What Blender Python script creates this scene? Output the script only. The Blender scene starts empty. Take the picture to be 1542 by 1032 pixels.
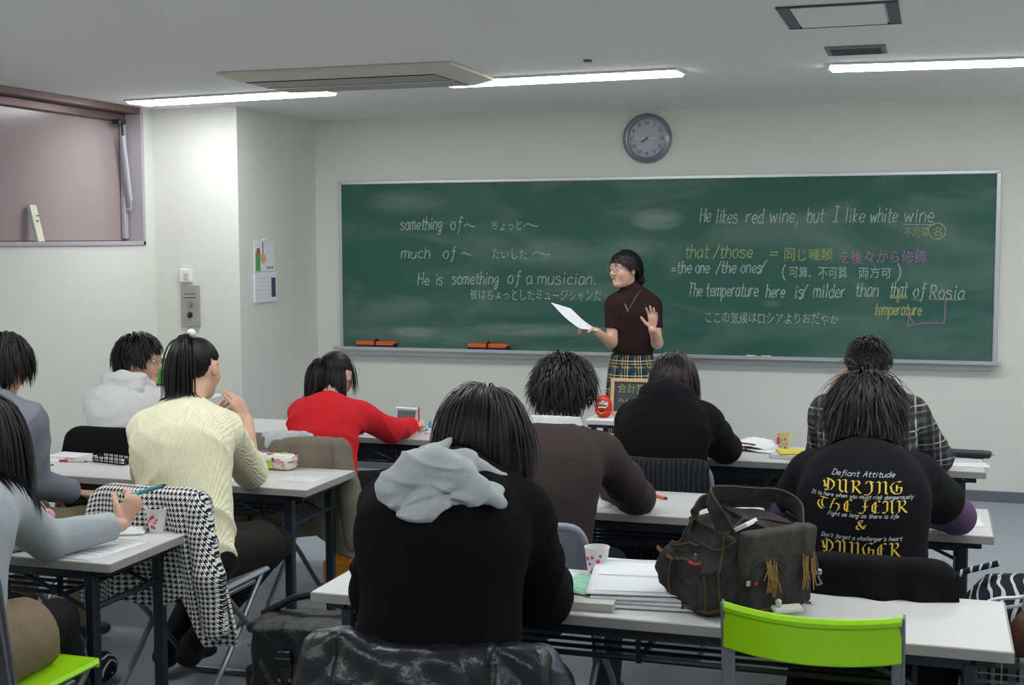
import bpy, bmesh, math, random
import numpy as np
from mathutils import Vector, Matrix
random.seed(7)
C = bpy.context.scene.collection
# ---------------------------------------------------------------- camera, light, exposure
cd = bpy.data.cameras.new('camera'); cam = bpy.data.objects.new('camera', cd); C.objects.link(cam)
cd.sensor_width = 36; cd.lens = 46.41; cd.clip_start = .05; cd.clip_end = 60
_y, _p, _r = math.radians(17.765), math.radians(-4.534), math.radians(-.205)
fw = Vector((-math.sin(_y)*math.cos(_p), math.cos(_y)*math.cos(_p), math.sin(_p)))
rt = Vector((math.cos(_y), math.sin(_y), 0)); up = rt.cross(fw)
r2 = rt*math.cos(_r)+up*math.sin(_r); u2 = up*math.cos(_r)-rt*math.sin(_r)
M = Matrix((r2, u2, -fw)).transposed().to_4x4(); M.translation = (4.064, -8.711, 1.662)
cam.matrix_world = M
sc = bpy.context.scene; sc.camera = cam
w = bpy.data.worlds.new('world'); sc.world = w; w.use_nodes = True
w.node_tree.nodes['Background'].inputs[0].default_value = (.6, .7, .8, 1)
w.node_tree.nodes['Background'].inputs[1].default_value = .05
LAMP = 22; LAMPCOL = (.94, .975, 1.0)
sc.view_settings.view_transform = 'Standard'; sc.view_settings.look = 'None'
sc.view_settings.gamma = 1; sc.view_settings.use_curve_mapping = False
sc.view_settings.exposure = 0.0
PI = math.pi; R = math.radians
# ---------------------------------------------------------------- materials
def lin(c):
    return tuple(((x/255)/12.92 if x/255 <= .04045 else ((x/255+.055)/1.055)**2.4) for x in c)
def mat(name, col, rough=.6, spec=.5, metal=0, noise=0, nscale=30, bump=0, bscale=200, trans=0, coat=0, emit=0, sheen=0):
    """col in 0..255 display values; noise = relative colour variation; bump = fine relief"""
    m = bpy.data.materials.new(name); m.use_nodes = True; nt = m.node_tree; b = nt.nodes['Principled BSDF']
    c = lin(col); b.inputs['Base Color'].default_value = (*c, 1); b.inputs['Roughness'].default_value = rough
    b.inputs['Specular IOR Level'].default_value = spec; b.inputs['Metallic'].default_value = metal
    b.inputs['Transmission Weight'].default_value = trans; b.inputs['Coat Weight'].default_value = coat
    b.inputs['Sheen Weight'].default_value = sheen
    if emit:
        b.inputs['Emission Color'].default_value = (*LAMPCOL, 1); b.inputs['Emission Strength'].default_value = emit
    tc = nt.nodes.new('ShaderNodeTexCoord')
    if noise:
        n = nt.nodes.new('ShaderNodeTexNoise'); n.inputs['Scale'].default_value = nscale; n.inputs['Detail'].default_value = 5
        nt.links.new(tc.outputs['Object'], n.inputs['Vector'])
        r = nt.nodes.new('ShaderNodeValToRGB')
        r.color_ramp.elements[0].position = .3; r.color_ramp.elements[1].position = .7
        r.color_ramp.elements[0].color = (*[max(0, x*(1-noise)) for x in c], 1)
        r.color_ramp.elements[1].color = (*[min(1, x*(1+noise)) for x in c], 1)
        nt.links.new(n.outputs['Fac'], r.inputs['Fac']); nt.links.new(r.outputs['Color'], b.inputs['Base Color'])
    if bump:
        n = nt.nodes.new('ShaderNodeTexNoise'); n.inputs['Scale'].default_value = bscale; n.inputs['Detail'].default_value = 4
        nt.links.new(tc.outputs['Object'], n.inputs['Vector'])
        bp = nt.nodes.new('ShaderNodeBump'); bp.inputs['Strength'].default_value = min(1, bump); bp.inputs['Distance'].default_value = .004*max(1, bump)
        nt.links.new(n.outputs['Fac'], bp.inputs['Height']); nt.links.new(bp.outputs['Normal'], b.inputs['Normal'])
    return m
class NT:
    """tiny node helper"""
    def __init__(s, m): s.m = m; s.t = m.node_tree; s.b = s.t.nodes['Principled BSDF']
    def n(s, kind, **kw):
        x = s.t.nodes.new(kind)
        for k, v in kw.items(): setattr(x, k, v)
        return x
    def l(s, a, b): s.t.links.new(a, b)
    def math(s, op, a, b=None, c=None):
        x = s.n('ShaderNodeMath', operation=op)
        for i, v in enumerate((a, b, c)):
            if v is None: continue
            if isinstance(v, (int, float)): x.inputs[i].default_value = v
            else: s.l(v, x.inputs[i])
        return x.outputs[0]
    def mix(s, f, a, b):
        x = s.n('ShaderNodeMix', data_type='RGBA')
        for sock, v in ((x.inputs[0], f), (x.inputs[6], a), (x.inputs[7], b)):
            if isinstance(v, (int, float)): sock.default_value = v
            elif isinstance(v, tuple): sock.default_value = (*v, 1)
            else: s.l(v, sock)
        return x.outputs[2]
def stripe(h, coord, period, width, off=0.):
    f = h.math('FRACT', h.math('ADD', h.math('DIVIDE', coord, period), off+100.))
    return h.math('LESS_THAN', f, width/period)
def plaid(name, base, bands, period, uv=False, rough=.8, axes=('X', 'Z'), tilt=0.):
    """bands: (colour, offset fraction, width m, strength) crossing both ways"""
    m = mat(name, base, rough, .2, bump=.3, bscale=400); h = NT(m)
    tc = h.n('ShaderNodeTexCoord'); mp = h.n('ShaderNodeMapping'); mp.inputs['Rotation'].default_value = (0, tilt, 0)
    h.l(tc.outputs['UV' if uv else 'Object'], mp.inputs[0]); sp = h.n('ShaderNodeSeparateXYZ'); h.l(mp.outputs[0], sp.inputs[0])
    col = lin(base)
    for (c, off, wd, st) in bands:
        for a in axes:
            s = stripe(h, sp.outputs[a], period, wd, off)
            col = h.mix(h.math('MULTIPLY', s, st), col, lin(c))
    h.l(col, h.b.inputs['Base Color'])
    return m
# ---------------------------------------------------------------- objects
def tag(o, label=None, cat=None, group=None, kind=None):
    if label: o['label'] = label
    if cat: o['category'] = cat
    if group: o['group'] = group
    if kind: o['kind'] = kind
    return o
def thing(name, label, cat, loc=(0, 0, 0), rotz=0, group=None):
    o = bpy.data.objects.new(name, None); C.objects.link(o); o.location = loc; o.rotation_euler = (0, 0, rotz)
    o.empty_display_size = .05
    return tag(o, label, cat, group)
def mesh_obj(name, vs, fs, mats, parent=None, smooth=False, mi=None, uv=None, rel=True):
    me = bpy.data.meshes.new(name)
    vs = np.asarray(vs, dtype=np.float64)
    if parent is not None and rel:
        p = parent; off = np.zeros(3)
        while p is not None: off += np.array(p.location); p = p.parent
        vs = vs-off
    me.from_pydata(vs.tolist(), [], fs if isinstance(fs, list) else fs.tolist())
    if not isinstance(mats, (list, tuple)): mats = [mats]
    for m in mats: me.materials.append(m)
    if mi is not None: me.polygons.foreach_set('material_index', np.asarray(mi, dtype=np.int32))
    if smooth: me.polygons.foreach_set('use_smooth', np.ones(len(me.polygons), dtype=bool))
    if uv is not None:
        l = me.uv_layers.new(name='UVMap'); li = np.zeros(len(me.loops), dtype=np.int32); me.loops.foreach_get('vertex_index', li)
        l.data.foreach_set('uv', np.asarray(uv, dtype=np.float32)[li].ravel())
    me.update()
    o = bpy.data.objects.new(name, me); C.objects.link(o)
    if parent is not None: o.parent = parent
    return o
def copy_tree(o, parent=None):
    c = o.copy(); C.objects.link(c)
    if parent is not None: c.parent = parent
    for ch in list(o.children): copy_tree(ch, c)
    return c
def rotm(rx=0, ry=0, rz=0):
    return np.array((Matrix.Rotation(rz, 3, 'Z') @ Matrix.Rotation(ry, 3, 'Y') @ Matrix.Rotation(rx, 3, 'X')))
class MB:
    def __init__(s): s.v = []; s.f = []; s.m = []; s.k = 0
    def add(s, vs, fs):
        o = len(s.v); s.v += [tuple(map(float, v)) for v in vs]; s.f += [tuple(int(i)+o for i in f) for f in fs]; s.m += [s.k]*len(fs)
        return s
    def slot(s, k): s.k = k; return s
    def box(s, c, d, bev=0., rot=None):
        c = np.array(c, float); h = np.array(d, float)/2
        if bev <= 0:
            vs = [(x*h[0], y*h[1], z*h[2]) for x in (-1, 1) for y in (-1, 1) for z in (-1, 1)]
            fs = [(0, 1, 3, 2), (4, 6, 7, 5), (0, 4, 5, 1), (2, 3, 7, 6), (0, 2, 6, 4), (1, 5, 7, 3)]
        else:
            b = min(bev, *(h*.98)); vs = []; ix = {}
            for x in (-1, 1):
                for y in (-1, 1):
                    for z in (-1, 1):
                        for a in range(3):
                            p = np.array([x, y, z])*(h-b); p[a] += (x, y, z)[a]*b; ix[(x, y, z, a)] = len(vs); vs.append(p)
            fs = []
            for a in range(3):
                o1, o2 = [i for i in range(3) if i != a]
                for sg in (-1, 1):
                    q = []
                    for (p1, p2) in ((-1, -1), (1, -1), (1, 1), (-1, 1)):
                        k = [0, 0, 0]; k[a] = sg; k[o1] = p1; k[o2] = p2; q.append(ix[(*k, a)])
                    if (sg > 0) == (a == 1): q = q[::-1]
                    fs.append(q)
                for p1 in (-1, 1):
                    for p2 in (-1, 1):
                        k1 = [0, 0, 0]; k1[a] = -1; k1[o1] = p1; k1[o2] = p2; k2 = list(k1); k2[a] = 1
                        fs.append([ix[(*k1, o1)], ix[(*k2, o1)], ix[(*k2, o2)], ix[(*k1, o2)]])
            for x in (-1, 1):
                for y in (-1, 1):
                    for z in (-1, 1): fs.append([ix[(x, y, z, a)] for a in range(3)])
        vs = np.array(vs)
        if rot is not None: vs = vs @ np.array(rot).T
        vs = vs+c
        # orient outward
        out = []
        for f in fs:
            p = vs[list(f)]; n = np.cross(p[1]-p[0], p[2]-p[0]); out.append(tuple(f) if np.dot(n, p.mean(0)-c) >= 0 else tuple(f)[::-1])
        return s.add(vs, out)
    def tube(s, path, r, seg=8, cap=True, flat=1., closed=False):
        P = [np.array(p, float) for p in path]; n = len(P); rr = r if isinstance(r, (list, tuple, np.ndarray)) else [r]*n
        vs = []; prev = None
        for i in range(n):
            a = P[(i-1) % n] if (closed or i > 0) else P[i]; b = P[(i+1) % n] if (closed or i < n-1) else P[i]
            t = b-a; t /= (np.linalg.norm(t)+1e-12)
            if prev is None:
                u = np.cross(t, [0, 0, 1.]) if abs(t[2]) < .9 else np.cross(t, [0, 1., 0])
            else: u = prev-t*np.dot(prev, t)
            u /= (np.linalg.norm(u)+1e-12); prev = u; w_ = np.cross(t, u)
            for k in range(seg):
                an = 2*PI*k/seg; vs.append(P[i]+rr[i]*(u*math.cos(an)+w_*math.sin(an)*flat))
        fs = []
        for i in range(n if closed else n-1):
            j = (i+1) % n
            for k in range(seg): fs.append((i*seg+k, i*seg+(k+1) % seg, j*seg+(k+1) % seg, j*seg+k))
        if cap and not closed: fs.append(tuple(range(seg))[::-1]); fs.append(tuple((n-1)*seg+k for k in range(seg)))
        return s.add(vs, fs)
    def lathe(s, prof, c=(0, 0, 0), seg=24, rot=None):
        c = np.array(c, float); vs = []; fs = []; n = len(prof)
        for (r, z) in prof:
            for k in range(seg): vs.append((r*math.cos(2*PI*k/seg), r*math.sin(2*PI*k/seg), z))
        for i in range(n-1):
            for k in range(seg): fs.append((i*seg+k, i*seg+(k+1) % seg, (i+1)*seg+(k+1) % seg, (i+1)*seg+k))
        if prof[0][0] > 1e-4: fs.append(tuple(range(seg))[::-1])
        if prof[-1][0] > 1e-4: fs.append(tuple((n-1)*seg+k for k in range(seg)))
        vs = np.array(vs)
        if rot is not None: vs = vs @ np.array(rot).T
        return s.add(vs+c, fs)
    def prism(s, poly, h0, h1, axis='z'):
        """poly in 2D, extruded from h0 to h1 along axis (z: xy-plane, y: xz-plane, x: yz-plane)"""
        n = len(poly)
        def pt(a, b, h): return (a, b, h) if axis == 'z' else ((a, h, b) if axis == 'y' else (h, a, b))
        vs = [pt(a, b, h0) for a, b in poly]+[pt(a, b, h1) for a, b in poly]
        fs = [tuple(range(n)), tuple(range(n, 2*n))[::-1]]+[(i, i+n, (i+1) % n+n, (i+1) % n) for i in range(n)]
        return s.add(vs, fs)
    def sheet(s, poly3): return s.add(poly3, [tuple(range(len(poly3)))])
    def build(s, name, m, parent=None, smooth=False):
        o = mesh_obj(name, s.v, s.f, m, parent, smooth, s.m)
        if not getattr(s, 'raw', False):
            bm = bmesh.new(); bm.from_mesh(o.data); bmesh.ops.recalc_face_normals(bm, faces=bm.faces); bm.to_mesh(o.data); bm.free()
        if smooth:
            try: o.data.set_sharp_from_angle(angle=R(38))
            except Exception: pass
        return o
def catmull(pts, n=6, closed=False):
    P = [np.array(p, float) for p in pts]; out = []; L = len(P)
    for i in range(L if closed else L-1):
        p0 = P[(i-1) % L] if (closed or i > 0) else P[i]; p1 = P[i]; p2 = P[(i+1) % L]; p3 = P[(i+2) % L] if (closed or i < L-2) else P[(i+1) % L]
        for k in range(n):
            t = k/n; out.append(.5*((2*p1)+(-p0+p2)*t+(2*p0-5*p1+4*p2-p3)*t*t+(-p0+3*p1-3*p2+p3)*t**3))
    if not closed: out.append(P[-1])
    return out
# ---------------------------------------------------------------- signed distance modelling (bodies, clothes, bags)
F = np.float32
def A(*p): return np.array(p, dtype=float)
def nrm(v): v = np.array(v, float); return v/(np.linalg.norm(v)+1e-12)
def smin(a, b, k):
    if k <= 0: return np.minimum(a, b)
    h = np.clip(.5+.5*(b-a)/k, 0, 1); return b+(a-b)*h-k*h*(1-h)
def smax(a, b, k): return -smin(-a, -b, k)
def bone(a, b, ra, rb=None, side=(1, 0, 0), fl=1.):
    a = np.array(a, float); b = np.array(b, float); rb = ra if rb is None else rb
    ax = b-a; L = np.linalg.norm(ax); w_ = ax/L; s = np.array(side, float); s = s-w_*np.dot(s, w_)
    if np.linalg.norm(s) < 1e-3: s = np.cross(w_, [0, 1, 0.3])
    s = nrm(s); n = np.cross(w_, s); a = a.astype(F); w_ = w_.astype(F); s = s.astype(F); n = n.astype(F); g = F(fl**.5)
    def f(P):
        q = P-a; t = q@w_; tc = np.clip(t/F(L), 0, 1); r = F(ra)+F(rb-ra)*tc; dt = t-tc*F(L)
        u = q@s; v = (q@n)/F(fl)
        return (np.sqrt(u*u+v*v+dt*dt)-r)*g
    return f
def ell(c, r, Rm=None):
    c = np.array(c, F); r = np.array(r, F); Rm = None if Rm is None else np.array(Rm, F)
    def f(P):
        q = P-c
        if Rm is not None: q = q@Rm
        k0 = np.sqrt(((q/r)**2).sum(1)); k1 = np.sqrt(((q/(r*r))**2).sum(1))+F(1e-9)
        return k0*(k0-1)/k1
    return f
def rbox(c, h, rad, Rm=None):
    c = np.array(c, F); h = np.array(h, F)-F(rad); Rm = None if Rm is None else np.array(Rm, F)
    def f(P):
        q = P-c
        if Rm is not None: q = q@Rm
        q = np.abs(q)-h
        return np.sqrt((np.maximum(q, 0)**2).sum(1))+np.minimum(q.max(1), 0)-F(rad)
    return f
def plane(p, n):
    p = np.array(p, F); n = nrm(n).astype(F)
    return lambda P: (P-p)@n          # negative behind the plane
def cut(f, *pl, k=0.):
    def g(P):
        d = f(P)
        for q in pl: d = smax(d, q(P), k)
        return d
    return g
def union(fs, k=.02):
    def g(P):
        d = fs[0](P)
        for f in fs[1:]: d = smin(d, f(P), k)
        return d
    return g
def sub(f, g_, k=.005): return lambda P: smax(f(P), -g_(P), k)
def grow(f, o): return lambda P: f(P)-F(o)
def wrinkle(f, amp=.006, freq=14., seed=0, stretch=(1, 1, 1)):
    rs = np.random.RandomState(seed); D = rs.normal(size=(5, 3)); D /= np.linalg.norm(D, axis=1)[:, None]; D = (D*np.array(stretch)).astype(F)
    ph = rs.uniform(0, 6.28, 5)
    def g(P):
        wv = np.sin(P@D[0]*F(freq*.6)+ph[0])*1.4+np.sin(P@D[1]*F(freq*.9)+ph[1])
        a = 1-np.abs(np.sin(P@D[2]*F(freq)+wv+ph[2])); b = 1-np.abs(np.sin(P@D[3]*F(freq*1.7)+wv*1.3+ph[3]))
        e = np.sin(P@D[4]*F(freq*.5)+ph[4])*.5+.5
        return f(P)-F(amp)*(a*a*e+b*b*.45*(1-e)-.35)
    return g
def sdf_mesh(f, lo, hi, v):
    lo = np.array(lo, float); hi = np.array(hi, float); B = 5
    nb = np.maximum(1, np.ceil((hi-lo)/(v*B)).astype(int)); N = nb*B+1
    cx = [lo[i]+v*B*(np.arange(nb[i])+.5) for i in range(3)]
    cc = np.stack(np.meshgrid(*cx, indexing='ij'), -1).reshape(-1, 3).astype(F)
    dc = f(cc); keep = np.abs(dc) < v*B*.866*1.45+v
    D = np.empty(N, F)
    dg = dc.reshape(nb); D[:-1, :-1, :-1] = np.where(dg < 0, -1, 1).repeat(B, 0).repeat(B, 1).repeat(B, 2); D[-1] = 1; D[:, -1] = 1; D[:, :, -1] = 1
    ids = np.argwhere(keep.reshape(nb))
    o = np.stack(np.meshgrid(*[np.arange(B)]*3, indexing='ij'), -1).reshape(-1, 3)
    for c0 in range(0, len(ids), 3000):
        g = (ids[c0:c0+3000, None, :]*B+o[None]).reshape(-1, 3)
        P = (lo+g*v).astype(F); D[g[:, 0], g[:, 1], g[:, 2]] = f(P)
    D[0] = np.maximum(D[0], v*.3); D[:, 0] = np.maximum(D[:, 0], v*.3); D[:, :, 0] = np.maximum(D[:, :, 0], v*.3)
    S = D < 0
    c = np.zeros(np.array(N)-1, np.int8)
    for i in (0, 1):
        for j in (0, 1):
            for k in (0, 1): c += S[i:N[0]-1+i, j:N[1]-1+j, k:N[2]-1+k]
    act = np.argwhere((c > 0) & (c < 8)); idx = -np.ones(c.shape, np.int64); idx[act[:, 0], act[:, 1], act[:, 2]] = np.arange(len(act))
    acc = np.zeros((len(act), 3)); cnt = np.zeros(len(act))
    for ax in range(3):
        for u in (0, 1):
            for w_ in (0, 1):
                oa = [0, 0, 0]; o1, o2 = [i for i in range(3) if i != ax]; oa[o1] = u; oa[o2] = w_; ob = list(oa); ob[ax] = 1
                pa = act+oa; pb = act+ob
                da = D[pa[:, 0], pa[:, 1], pa[:, 2]]; db = D[pb[:, 0], pb[:, 1], pb[:, 2]]
                m = (da < 0) != (db < 0); t = np.where(m, da/np.where(m, da-db, 1), 0)
                p = pa.astype(float); p[:, ax] += t; acc[m] += p[m]; cnt[m] += 1
    V = lo+acc/cnt[:, None]*v
    fs = []
    for ax in range(3):
        o1, o2 = [(1, 2), (2, 0), (0, 1)][ax]
        sl = [slice(1, N[i]-1) for i in range(3)]; sl[ax] = slice(0, N[ax]-1); sh = list(sl); sh[ax] = slice(1, N[ax])
        a = S[tuple(sl)]; b = S[tuple(sh)]; e = np.argwhere(a != b)
        if not len(e): continue
        st = np.array([s.start for s in sl]); flip = a[e[:, 0], e[:, 1], e[:, 2]]; e = e+st
        d1 = np.zeros(3, int); d1[o1] = 1; d2 = np.zeros(3, int); d2[o2] = 1
        q = [idx[tuple((e-x).T)] for x in (d1*0, d1, d1+d2, d2)]; q = np.stack(q, 1)
        q[~flip] = q[~flip][:, ::-1]; fs.append(q)
    Fq = np.concatenate(fs); Fq = Fq[(Fq >= 0).all(1)]
    return V, Fq
def sdf_obj(name, f, lo, hi, v, m, parent=None, mi=None):
    V, Q = sdf_mesh(f, lo, hi, v)
    idx = None
    if mi is not None: idx = mi(V[Q].mean(1))
    return mesh_obj(name, V, Q, m, parent, True, idx)
# ---------------------------------------------------------------- room shell
ZC = 2.507; XL = -.838; XR = 6.4; YB = -10.6; XC = -.214; YC = -1.12
m_wall = mat('white_wall_paper', (222, 223, 215), .85, .25, noise=.015, nscale=3, bump=.25, bscale=260)
m_ceil = mat('ceiling_paint', (238, 238, 234), .9, .2, bump=.2, bscale=300)
m_carpet = mat('grey_blue_carpet', (166, 174, 182), .95, .1, noise=.16, nscale=220, bump=1, bscale=500)
m_base = mat('grey_vinyl_baseboard', (104, 111, 122), .5, .4)
m_alu = mat('aluminium', (205, 208, 212), .35, .5, .6)
m_frame = mat('mauve_window_frame', (176, 168, 174), .45, .5)
m_pane = mat('mauve_window_film', (160, 142, 144), .22, .5)
m_dark = mat('dark_metal', (38, 42, 50), .4, .5, .3)
m_darkframe = mat('dark_window_metal', (118, 97, 94), .4, .5, .5)
def struct(mb, name, m, parent=None, smooth=False): return tag(mb.build(name, m, parent, smooth), kind='structure' if parent is None else None)
fl = struct(MB().box(((XL+XR)/2, YB/2, -.06), (XR-XL+.4, -YB+.4, .1)), 'floor', m_base)
ys = [0, -.905, -2.735, -4.565, -6.395, -8.225, -10.6]
for i in range(6):
    MB().box(((XL+XR)/2, (ys[i]+ys[i+1])/2, -.006), (XR-XL, ys[i]-ys[i+1]-.004, .012), .002).build('carpet_sheet', m_carpet, fl)
struct(MB().box(((XL+XR)/2, .1, ZC/2), (XR-XL+.4, .2, ZC)), 'wall_front', m_wall)
struct(MB().box(((XL+XC)/2, YC/2, ZC/2), (XC-XL, -YC, ZC)), 'wall_column', m_wall)
struct(MB().box((XR+.1, YB/2, ZC/2), (.2, -YB+.4, ZC)), 'wall_right', m_wall)
struct(MB().box(((XL+XR)/2, YB-.1, ZC/2), (XR-XL+.4, .2, ZC)), 'wall_rear', m_wall)
WZ0 = 1.625; WY1 = -1.235; WY0 = -5.2
wl = MB(); wl.box((XL-.15, YB/2, WZ0/2), (.3, -YB+.4, WZ0)); wl.box((XL-.15, (0+WY1)/2, (WZ0+ZC)/2), (.3, -WY1, ZC-WZ0)); wl.box((XL-.15, (YB+WY0)/2, (WZ0+ZC)/2), (.3, WY0-YB, ZC-WZ0))
struct(wl, 'wall_left', m_wall)
struct(MB().box(((XL+XR)/2, YB/2, ZC+.1), (XR-XL+.8, -YB+.4, .2)), 'ceiling', m_ceil)
struct(MB().box(((XC+XR)/2, -.006, .034), (XR-XC, .012, .068), .002), 'baseboard_front', m_base)
struct(MB().box((XC+.006, YC/2, .034), (.012, -YC, .068), .002), 'baseboard_column', m_base)
struct(MB().box(((XL+XC)/2, YC-.006, .034), (XC-XL, .012, .068), .002), 'trim_1', m_base)
struct(MB().box((XL+.006, (YB+YC)/2, .034), (.012, YC-YB, .068), .002), 'baseboard_left', m_base)
# window: mauve frame, film-covered sash, stay
wroot = thing('window_1', None, None, (XL, (WY0+WY1)/2, WZ0)); wroot['kind'] = 'structure'
fr = MB(); t = .028; D = .17
fr.box((XL-D/2+.012, WY1-t/2, (WZ0+ZC)/2), (D, t, ZC-WZ0), .002); fr.box((XL-D/2+.012, WY0+t/2, (WZ0+ZC)/2), (D, t, ZC-WZ0), .002)
fr.box((XL-D/2+.012, (WY0+WY1)/2, WZ0+.012), (D, WY1-WY0, .026), .002)
fr.build('window_frame', m_frame, wroot)
fr = MB(); fr.box((XL-D/2+.008, (WY0+WY1)/2, ZC-.02), (D, WY1-WY0-.06, .04), .002); fr.build('head_rail', m_darkframe, wroot)
s = MB(); s.box((XL-.105, WY1-.028-.03, (WZ0+ZC)/2), (.03, .04, ZC-WZ0-.08), .004); s.build('sash_stile', m_frame, wroot)
s = MB(); s.box((XL-.10, (WY0+WY1)/2, ZC-.065), (.03, WY1-WY0-.1, .05), .004); s.build('sash_rail', m_darkframe, wroot)
MB().box((XL-.135, (WY0+WY1)/2, (WZ0+ZC)/2), (.02, WY1-WY0-.09, ZC-WZ0-.06)).build('window_pane', m_pane, wroot)
XS = -.885
st = MB(); st.box((XS-.01, -1.40, 2.405), (.05, .09, .028), .006); st.tube([(XS, -1.385, 2.40), (XS, -1.378, 2.31)], .006).lathe([(0, -.012), (.014, -.01), (.014, .01), (0, .012)], (XS+.01, -1.43, 2.40), 12); st.build('stay_bracket', m_dark, wroot, True)
MB().tube([(XS, -1.378, 2.32), (XS-.003, -1.309, 1.91)], .0145, 12).build('stay_arm', mat('silver_tube', (196, 198, 206), .3, .5, .3), wroot, True)
MB().tube([(XS-.003, -1.309, 1.91), (XS-.005, -1.300, 1.86)], .009, 8).box((XS-.02, -1.298, 1.855), (.03, .02, .02), .003).build('stay_foot', m_alu, wroot, True)
# ---------------------------------------------------------------- ceiling lamps
m_tube = mat('lit_fluorescent_diffuser', (255, 255, 255), .5, emit=LAMP)
m_lampframe = mat('white_lamp_housing', (225, 225, 228), .4)
def lamp(x, y, rz, label, L=1.3, grp=None):
    t = thing('ceiling_light', label, 'ceiling light', (x, y, ZC), rz, grp)
    h = MB(); w_ = .10; z = -.006
    for sx in (-1, 1): h.box((sx*(L/2+.006), 0, z), (.012, 2*w_+.024, .012), .002)
    for sy in (-1, 1): h.box((0, sy*(w_+.006), z), (L, .012, .012), .002)
    h.v = list(h.v); h.build('housing', m_lampframe, None).parent = t
    d = MB(); d.box((0, 0, -.012), (L-.002, 2*w_-.002, .022), .009); d.build('diffuser', m_tube, None).parent = t
    return t
lamp(.06, -1.69, R(-7), 'lit ceiling light nearest the window, left of the air conditioner', 1.38)
lamp(2.16, -1.95, R(-3.5), 'lit ceiling light between air conditioner and clock')
lamp(4.2, -1.87, R(4.5), 'lit ceiling light above right end of the chalkboard')
for yy in (-4.9, -7.9):
    for xx in (.06, 2.16, 4.26): lamp(xx, yy, 0, 'lit ceiling light in the %s row, %s' % ('middle' if yy > -6 else 'rear', {.06: 'near the window wall', 2.16: 'in the centre', 4.26: 'right of centre'}[xx]), grp='ceiling lights behind the viewpoint')
for yy in (-1.9, -4.9): lamp(5.75, yy, PI/2, 'lit ceiling light turned sideways by the right wall, %s' % ('front' if yy > -2 else 'middle'), grp='ceiling lights right of the view')
# ---------------------------------------------------------------- air conditioner, hatch, vent
m_ac = mat('cream_air_conditioner', (205, 200, 184), .5, .4); m_grille = mat('grille_shadow', (58, 57, 56), .7); m_slat = mat('grille_slat', (208, 205, 192), .5)
ac = thing('air_conditioner', 'cream ceiling air conditioner cassette with long slatted grille', 'air conditioner', (1.2, -2.36, ZC))
b = MB(); X0, X1, Y0, Y1 = .57, 1.83, -2.70, -2.02; z1 = ZC; z0 = ZC-.045
o = [(X0, Y0), (X1, Y0), (X1, Y1), (X0, Y1)]; i_ = [(X0+.09, Y0+.075), (X1-.1, Y0+.075), (X1-.1, Y1-.05), (X0+.09, Y1-.05)]
b.add([(x, y, z1-.002) for x, y in o]+[(x, y, z1-.016) for x, y in o]+[(x, y, z0) for x, y in i_],
      [(0, 1, 2, 3)]+[(k, 4+k, 4+(k+1) % 4, (k+1) % 4) for k in range(4)]+[(4+k, 8+k, 8+(k+1) % 4, 4+(k+1) % 4) for k in range(4)]+[(8, 9, 10, 11)])
b.build('body', m_ac, ac)
MB().box((1.195, -2.35, z0-.001), (1.03, .50, .006)).build('grille_opening', m_grille, ac)
for k in range(11): MB().box((1.195, -2.575+k*.045, z0-.0045), (1.03, .024, .001)).build('slat', m_slat, ac)
MB().box((1.195, -2.35, z0-.006), (1.05, .03, .003), .002).build('grille_divider', m_ac, ac)
m_gap = mat('hatch_gap_grey', (92, 98, 108), .6); m_edge = mat('hatch_edge', (60, 66, 74), .5)
ht = thing('ceiling_hatch', 'rectangular access hatch in ceiling with grey side strips', 'hatch', (3.7, -3.45, ZC))
MB().box((3.7, -3.45, ZC-.004), (.33, .47, .008), .001).build('hatch_panel', m_ceil, ht)
for x in (3.505, 3.895): MB().box((x, -3.45, ZC-.003), (.045, .5, .006)).build('side_strip', m_gap, ht)
for y in (-3.70, -3.20): MB().box((3.7, y, ZC-.004), (.435, .012, .008)).build('edge_trim', m_edge, ht)
vt = thing('ceiling_vent', 'small flat taupe vent plate beside the right ceiling light', 'vent', (3.705, -2.48, ZC))
m_vent = mat('taupe_vent', (138, 132, 134), .6)
MB().box((3.705, -2.48, ZC-.006), (.265, .235, .012), .003).build('vent_plate', m_vent, vt)
for k in range(7): MB().box((3.705, -2.57+k*.03, ZC-.013), (.22, .01, .004)).build('louvre', m_gap, vt)
sd = thing('ceiling_sensor', 'tiny dark ceiling sensor above the middle light', 'sensor', (2.467, -2.53, ZC))
MB().lathe([(.0, -.012), (.018, -.01), (.022, -.001)], (2.467, -2.53, ZC)).build('sensor_cap', m_gap, sd, True)
# ---------------------------------------------------------------- chalkboard
W, H, ZB = 4.415, 1.176, .881
m_board = mat('green_chalkboard', (36, 84, 72), .55, .35); h = NT(m_board)
tc = h.n('ShaderNodeTexCoord'); mp = h.n('ShaderNodeMapping'); mp.inputs['Scale'].default_value = (1, 1, 2.6); h.l(tc.outputs['Object'], mp.inputs[0])
n1 = h.n('ShaderNodeTexNoise'); n1.inputs['Scale'].default_value = 1.3; n1.inputs['Detail'].default_value = 7; n1.inputs['Distortion'].default_value = .8; h.l(mp.outputs[0], n1.inputs['Vector'])
mp2 = h.n('ShaderNodeMapping'); mp2.inputs['Scale'].default_value = (2, 1, 12); h.l(tc.outputs['Object'], mp2.inputs[0])
n2 = h.n('ShaderNodeTexNoise'); n2.inputs['Scale'].default_value = 2; n2.inputs['Detail'].default_value = 5; h.l(mp2.outputs[0], n2.inputs['Vector'])
f1 = h.n('ShaderNodeMapRange'); f1.inputs[1].default_value = .45; f1.inputs[2].default_value = .75; h.l(n1.outputs['Fac'], f1.inputs[0])
sp = h.n('ShaderNodeSeparateXYZ'); h.l(tc.outputs['Object'], sp.inputs[0])
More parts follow.
